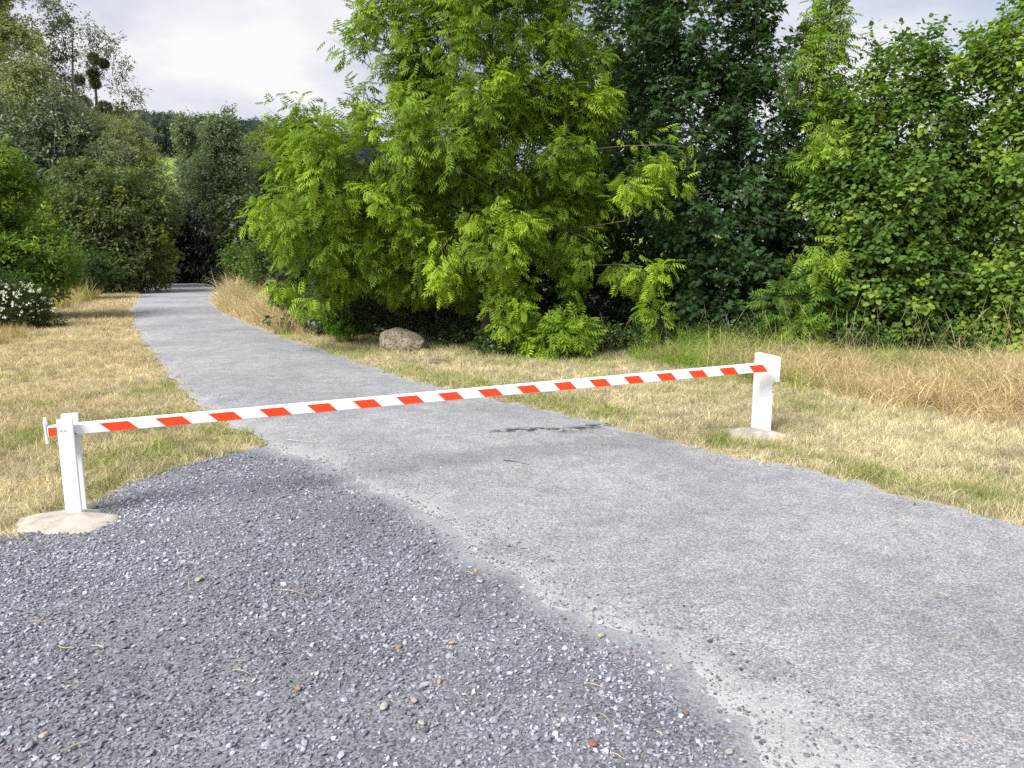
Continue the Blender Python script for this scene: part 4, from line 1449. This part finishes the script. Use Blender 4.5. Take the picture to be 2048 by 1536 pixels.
# ------------------------------------------------------------------ mesh primitives for the built things
def box(cx, cy, cz, ax, ay, az, sx, sy, sz, bev=0.006, taper=1.0):
    """bevelled box as arrays: centre, unit axes, full sizes"""
    me = bpy.data.meshes.new("tmp")
    import bmesh
    bm = bmesh.new()
    bmesh.ops.create_cube(bm, size=1.0)
    for v in bm.verts:
        v.co.x *= sx; v.co.y *= sy; v.co.z *= sz
    if bev > 0:
        bmesh.ops.bevel(bm, geom=list(bm.edges), offset=bev, segments=2, affect='EDGES', profile=0.6)
    bmesh.ops.triangulate(bm, faces=bm.faces)
    V = np.array([v.co for v in bm.verts]); T = np.array([[v.index for v in f.verts] for f in bm.faces])
    bm.free(); bpy.data.meshes.remove(me)
    A = np.stack([ax, ay, az])
    return V @ A + np.array([cx, cy, cz]), T


def part(name, geos, mat, parent, label=None, smooth=False):
    V, T = [], []
    b0 = 0
    for v, t_ in geos:
        V.append(v); T.append(t_ + b0); b0 += len(v)
    o = link(name, mesh_np(name, np.vstack(V) - np.array(parent.location), np.vstack(T), smooth=smooth, mats=[mat]), parent=parent, label=label)
    return o


def mound(parent, c, rx, ry, h, seed, px_yaw=0.0):
    nr, na = 14, 48
    V = [(c[0], c[1], h)]
    T = []
    for i in range(1, nr + 1):
        f = i / nr
        for k in range(na):
            a = 2 * math.pi * k / na
            e = 1 + 0.09 * math.sin(2 * a + seed) + 0.05 * math.sin(5 * a + 2 * seed) + 0.035 * math.sin(9 * a + seed) + 0.02 * math.sin(17 * a)
            x, y = math.cos(a) * rx * f * e, math.sin(a) * ry * f * e
            q = np.array([[x * 9, y * 9]])
            z = h * (1 - f ** 2.0) + (0.016 * (vnoise(q, 1.0, seed)[0] - 0.5) + 0.008 * (vnoise(q, 3.1, seed + 1)[0] - 0.5)) * (1 - f * 0.3) - 0.014 * (f > 0.99)
            V.append((c[0] + x, c[1] + y, z))
    for k in range(na):
        T.append((0, 1 + k, 1 + (k + 1) % na))
    for i in range(nr - 1):
        for k in range(na):
            a, b = 1 + i * na + k, 1 + i * na + (k + 1) % na
            T += [(a, a + na, b + na), (a, b + na, b)]
    return part("concrete_footing", [(np.array(V), np.array(T))], M["concrete"], parent, "pale sandy concrete mound", smooth=True)


# ------------------------------------------------------------------ the barrier
LB = G(146, 1030, 0.04)                       # foot of the left post's front board
RB = G(1528, 861, 0.04)                       # foot of the right post
BZ_L, BZ_R = 0.545, 0.600               # boom mid height at the ends
Zu = np.array([0, 0, 1.0])


def solve_boom():
    """boom centre line: ends seen at the photograph's pixels, at the posts' distances"""
    a = P(97, 862, LB[1] + 0.06)
    b = P(1540, 733, RB[1] - 0.09)
    return a, b


BA, BB = solve_boom()
bdir = norm(BB - BA)
bn = norm(np.cross(bdir, Zu))           # horizontal, away from or towards the camera
if bn[1] > 0:
    bn = -bn                            # towards the camera
bu = np.cross(bn, bdir)
if bu[2] < 0:
    bu = -bu
BL = np.linalg.norm(BB - BA)
H0, H1 = 0.064, 0.076                   # boom height, slightly deeper at the hinge
D0, D1 = 0.075, 0.085

boom = link("barrier_boom", None, label="long white boom with slanting red stripes resting across the lane", cat="barrier boom")
boom.location = Vector(BA.tolist())


def boom_pt(s, fy, fz):
    """s along 0..BL, fy -1 back .. 1 front, fz -1 bottom .. 1 top"""
    f = s / BL
    return BA + bdir * s + bn * fy * (D0 + (D1 - D0) * f) / 2 + bu * fz * (H0 + (H1 - H0) * f) / 2


def build_boom():
    r = 0.12      # corner rounding as a share of the half size
    prof = [(-1, -1 + r), (-1 + r, -1), (1 - r, -1), (1, -1 + r), (1, 1 - r), (1 - r, 1), (-1 + r, 1), (-1, 1 - r)]
    ss = np.linspace(0, BL, 24)
    V = []
    for s in ss:
        V += [boom_pt(s, a, b) for a, b in prof]
    n = len(prof); T = []
    for i in range(len(ss) - 1):
        for k in range(n):
            p, q = i * n + k, i * n + (k + 1) % n
            T += [(p, q, q + n), (p, q + n, p + n)]
    for e0 in (0, (len(ss) - 1) * n):
        for k in range(1, n - 1):
            T.append((e0, e0 + k, e0 + k + 1))
    part("beam", [(np.array(V), np.array(T))], M["white"], boom)


build_boom()


def s_at(px, top=True):
    """length along the boom whose front face is seen at photograph column px"""
    best, bs = 1e9, 0
    for s in np.linspace(-0.4, BL + 0.2, 2400):
        q = boom_pt(s, 1, 0.8 if top else -0.8)
        d = q - np.array([0, 0, CAM_H])
        depth = d[1] * CP - d[2] * SP
        x = 1024 + FPX * d[0] / depth
        if abs(x - px) < best:
            best, bs = abs(x - px), s
    return bs


STRIPES_TOP = [(20, 131), (198, 255), (310, 363), (416, 466), (518, 566), (613, 657), (705, 747), (792, 833), (875, 913), (955, 992),
               (1033, 1068), (1107, 1140), (1178, 1210), (1247, 1277), (1312, 1342), (1376, 1405), (1438, 1467), (1498, 1525)]
slant = 0.060
for a, b in STRIPES_TOP:
    s0, s1 = s_at(a), s_at(b)
    k = 1.012
    q = []
    nseg = 4
    for j in range(nseg + 1):
        w = s0 + (s1 - s0) * j / nseg
        q.append((w, 0.86)); q.append((w + slant, -0.90))
    V = []
    for (s, fz) in q:
        s = min(max(s, 0.005), BL - 0.003)
        V.append(boom_pt(s, 1, fz) + bn * 0.0009)
    for (s, fz) in q:
        s = min(max(s, 0.005), BL - 0.003)
        V.append(boom_pt(s, 1, fz) - bn * 0.0012)
    T = []
    m = 2 * (nseg + 1)
    for j in range(nseg):
        a0, a1, b0, b1 = 2 * j, 2 * j + 1, 2 * j + 2, 2 * j + 3
        T += [(a0, a1, b1), (a0, b1, b0), (a0 + m, b1 + m, a1 + m), (a0 + m, b0 + m, b1 + m)]
        T += [(a0, b0, b0 + m), (a0, b0 + m, a0 + m), (a1, b1 + m, b1), (a1, a1 + m, b1 + m)]
    T += [(0, m, m + 1), (0, m + 1, 1), (m - 2, m - 1, 2 * m - 1), (m - 2, 2 * m - 1, 2 * m - 2)]
    part("red_stripe", [(np.array(V), np.array(T))], M["red"], boom)
# end plate: a slim pointed keeper across the free end
pc = BA - bdir * 0.012
V = []
for dz, hw in [(-0.082, 0.006), (-0.074, 0.013), (0.055, 0.016), (0.068, 0.012), (0.086, 0.002)]:
    for side in (-1, 1):
        for th in (-1, 1):
            V.append(pc + bu * dz + bn * side * hw * 2.2 + bdir * th * 0.006)
V = np.array(V)
T = []
for i in range(4):
    o_ = i * 4
    loop = [0, 1, 3, 2]
    for k in range(4):
        p, q = o_ + loop[k], o_ + loop[(k + 1) % 4]
        T += [(p, q, q + 4), (p, q + 4, p + 4)]
T += [(0, 1, 3), (0, 3, 2), (16, 17, 19), (16, 19, 18)]
part("end_plate", [(V, np.array(T))], M["white"], boom, "slim upright keeper plate on the free end")

# left post: two boards with the boom lying between them
lp = link("barrier_post", None, label="white forked post of two boards on a sandy mound, left side", cat="barrier post")
lp.location = Vector((LB[0], LB[1], 0))
hb = norm(np.array([bdir[0], bdir[1], 0])); hn = norm(np.array([bn[0], bn[1], 0]))
fc = np.array([LB[0], LB[1], 0.0])
bdist = np.dot(BA - fc, hn)             # boom centre line behind the front board's plane (negative)
sA = np.dot(fc - BA, hb)
mid = BA + bdir * sA
front_c = np.array([mid[0], mid[1], 0]) + hn * (D0 / 2 + 0.004 + 0.0175)
rear_c = np.array([mid[0], mid[1], 0]) - hn * (D0 / 2 + 0.004 + 0.022)
ztop = mid[2] + 0.075
part("front_board", [box(*(front_c + Zu * (ztop / 2 + 0.0)), hb, -hn, Zu, 0.087, 0.033, ztop, 0.004)], M["white"], lp)
part("rear_board", [box(*(rear_c + hb * 0.01 + Zu * ((ztop + 0.012) / 2)), hb, -hn, Zu, 0.092, 0.042, ztop + 0.012, 0.004)], M["white"], lp)
part("rest_block", [box(*(np.array([mid[0], mid[1], 0]) + Zu * (mid[2] - H0 / 2 - 0.045)), hb, -hn, Zu, 0.07, D0 + 0.006, 0.08, 0.003)], M["white"], lp)
bolt = [box(*(front_c + hn * 0.0185 + Zu * (ztop - 0.065) + hb * 0.02 * (k - 1.2)), hb, -hn, Zu, 0.006, 0.006, 0.006, 0.001) for k in (0, 1)]
for q in bolt:
    part("bolt", [q], M["steel"], lp)
mound(lp, (ML[0] - 0.02, ML[1] - 0.02, 0), 0.33, 0.24, 0.052, 3)

# right post: upright with the hinge box on its far side
rp = link("barrier_post", None, label="white square post with a hinge box on a sandy mound, right side", cat="barrier post")
rp.location = Vector((RB[0], RB[1], 0))
yaw = math.radians(5)
pa = norm(np.array([math.cos(yaw), math.sin(yaw), 0])); pn = np.array([-pa[1], pa[0], 0])   # pn away from camera
pc = np.array([RB[0] + 0.0, RB[1] + 0.09, 0])
PT = 0.735
part("upright", [box(*(pc + Zu * (PT / 2)), pa, pn, Zu, 0.135, 0.14, PT, 0.005)], M["white"], rp)
hx = pc + pa * (0.135 / 2 + 0.0235) + pn * (-0.012)
part("hinge_box", [box(*(hx + Zu * (PT - 0.01 - 0.115)), pa, pn, Zu, 0.045, 0.16, 0.23, 0.005)], M["white"], rp)
part("cap_board", [box(*(pc - pa * 0.036 + Zu * (PT + 0.0085)), pa, pn, Zu, 0.055, 0.13, 0.015, 0.003)], M["white"], rp)
part("hinge_plate", [box(*(pc - pn * 0.0735 + pa * 0.045 + Zu * (BB[2] + 0.0)), pa, pn, Zu, 0.012, 0.005, 0.11, 0.001)], M["white"], rp)
for dz in (0.46, 0.43, 0.40):
    part("bolt", [box(*(pc - pn * 0.0715 + pa * 0.058 + Zu * dz), pa, pn, Zu, 0.006, 0.005, 0.012, 0.001)], M["steel"], rp)
mound(rp, (MR[0], MR[1] + 0.04, 0), 0.30, 0.22, 0.052, 5)


# ------------------------------------------------------------------ boulder and stones
def boulder(name, label, c, size, seed, mat, sub=4, yaw=0.0, rough=0.10, cat="stone", sink=0.12, cuts=9, blocky=1.0, slope=0.0):
    rng = np.random.default_rng(seed)
    v, f = ico_sub(sub)
    if blocky < 1:
        v = np.sign(v) * np.abs(v) ** blocky
    for _ in range(cuts):
        n = norm(rng.normal(size=3)); n[2] *= 0.7; n = norm(n)
        d = rng.uniform(0.62, 0.9) if not slope else rng.uniform(0.85, 1.05)
        h = v @ n
        v = v - np.maximum(h - d, 0)[:, None] * n * 0.85
    for k, a in ((2.0, 1.0), (4.5, 0.5), (10.0, 0.25)):
        ph = rng.uniform(0, 6.28, 6)
        w = np.sin(v[:, 0] * k * 1.3 + ph[0] + np.sin(v[:, 1] * k + ph[3])) * np.sin(v[:, 1] * k * 1.1 + ph[1]) + np.sin(v[:, 2] * k * 1.4 + ph[2] + v[:, 0] * k * 0.7) * 0.7
        v = v * (1 + rough * a * 0.5 * w)[:, None]
    lo, hi = v.min(0), v.max(0)
    v = (v - (lo + hi) / 2) / (hi - lo) * np.array(size)
    if slope:
        fx = np.clip(v[:, 0] / size[0] + 0.5, 0, 1)
        v[:, 2] = (v[:, 2] + size[2] / 2) * (1 - slope * np.clip((fx - 0.35) / 0.65, 0, 1) ** 1.3) - size[2] / 2
    v[:, 2] += size[2] * (0.5 - sink)
    cs, sn_ = math.cos(yaw), math.sin(yaw)
    v = np.column_stack([v[:, 0] * cs - v[:, 1] * sn_, v[:, 0] * sn_ + v[:, 1] * cs, v[:, 2]])
    o = link(name, mesh_np(name, v, f, mats=[mat]), label=label, cat=cat)
    o.location = (c[0], c[1], c[2])
    return o


c = P(806, 690, 13.1)
boulder("boulder", "big tan boulder lying on the mown verge below the ash", (c[0], 13.1, 0.0), (0.80, 0.52, 0.47), 44, M["rock"], 5, -0.10, 0.07, "boulder", 0.10, 8, 0.66, 0.34)
c = G(876, 727)
boulder("flat_stone", "small dark flat stone half buried in the grass near the boulder", (c[0], c[1], 0.0), (0.30, 0.18, 0.09), 8, pebble_mat("dark_stone", (0.16, 0.13, 0.1)), 3, 0.1, 0.1, "stone", 0.25)
PEB = [(1185, 1490, 0.030, (0.50, 0.17, 0.08), "orange brick chip near the bottom centre of the gravel"),
       (1373, 1427, 0.020, (0.45, 0.16, 0.09), "small red brick chip at the gravel's right edge"),
       (843, 1447, 0.030, (0.62, 0.60, 0.52), "cream pebble in the lower middle of the gravel"),
       (1203, 1272, 0.036, (0.60, 0.54, 0.40), "pale yellow stone on the gravel and asphalt border"),
       (828, 1402, 0.034, (0.55, 0.48, 0.38), "beige angular stone right of a white cluster"),
       (852, 1370, 0.030, (0.58, 0.58, 0.60), "long white shard lying on the gravel"),
       (768, 1415, 0.038, (0.60, 0.58, 0.52), "largest stone of the white cluster on the gravel"),
       (903, 1287, 0.026, (0.55, 0.48, 0.30), "small yellowish stone in the middle of the gravel"),
       (88, 1472, 0.032, (0.62, 0.55, 0.46), "cream pebble at the lower left of the gravel"),
       (1030, 1243, 0.036, (0.40, 0.41, 0.45), "smooth light grey stone in the upper gravel"),
       (1460, 1505, 0.034, (0.48, 0.47, 0.42), "olive white pebble at the gravel's lower right edge"),
       (60, 1492, 0.032, (0.42, 0.42, 0.45), "long light grey shard at the lower left corner"),
       (915, 1196, 0.026, (0.50, 0.38, 0.28), "pinkish stone in the upper middle gravel"),
       (398, 1160, 0.040, (0.58, 0.55, 0.42), "flat cream chip left of centre on the gravel"),
       (960, 1164, 0.034, (0.52, 0.53, 0.55), "whitish chip near the pale dust strip")]
for i, (px, py, s, colr, lab) in enumerate(PEB):
    c = G(px, py, 0.012)
    long_ = 2.0 if "shard" in lab else 1.25
    boulder("pebble", lab, (c[0], c[1], 0.012), (s * long_ * 0.85, s * 0.72, s * 0.45), 60 + i, pebble_mat("pebble_stone_%d" % i, tuple(0.6 * x for x in colr)), 2, i * 1.3, 0.10, "pebble", 0.15, 6)


def stick(name, label, a, b, r, bend, mat, cat="twig"):
    a, b = np.asarray(a), np.asarray(b)
    d = norm(b - a); s = np.array([-d[1], d[0], 0])
    pts = [a + (b - a) * f + s * bend * math.sin(math.pi * f) + Zu * (r + 0.002 * math.sin(7 * f)) for f in np.linspace(0, 1, 9)]
    v, t_ = tube(pts, np.linspace(r, r * 0.4, 9), 5)
    o = link(name, mesh_np(name, v - a, t_, mats=[mat]), label=label, cat=cat)
    o.location = Vector(a.tolist())
    return o


zr = 0.030
stick("twig", "brown twig lying on the asphalt in the middle of the lane", G(1008, 922, zr), G(1058, 930, zr), 0.005, 0.02, M["bark"])
stick("twig", "short pale straw beside the brown twig", G(1020, 935, zr), G(1040, 936, zr), 0.003, 0.01, M["stick"])
stick("twig", "long dry straw on the lane just behind the boom", G(575, 880, zr), G(640, 884, zr), 0.004, -0.02, M["stick"])
stick("twig", "curved straw across the gravel border dust", G(1180, 1218, 0.02), G(1176, 1258, 0.02), 0.002, 0.015, M["stick"])
stick("twig", "yellow straw among the central gravel", G(885, 1297, 0.022), G(905, 1298, 0.022), 0.002, 0.004, M["stick"])
stick("twig", "bent straw at the right of the gravel", G(1168, 1368, 0.022), G(1210, 1378, 0.022), 0.0025, 0.012, M["stick"])
stick("twig", "pale straw at the left middle of the gravel", G(465, 1340, 0.022), G(505, 1352, 0.022), 0.002, 0.012, M["stick"])
stick("twig", "straw pointing right in the lower gravel", G(1225, 1507, 0.022), G(1252, 1520, 0.022), 0.002, 0.003, M["stick"])
stick("twig", "thin straw left of the upper gravel edge", G(560, 1180, 0.022), G(625, 1195, 0.022), 0.002, 0.015, M["stick"])


straw_litter()
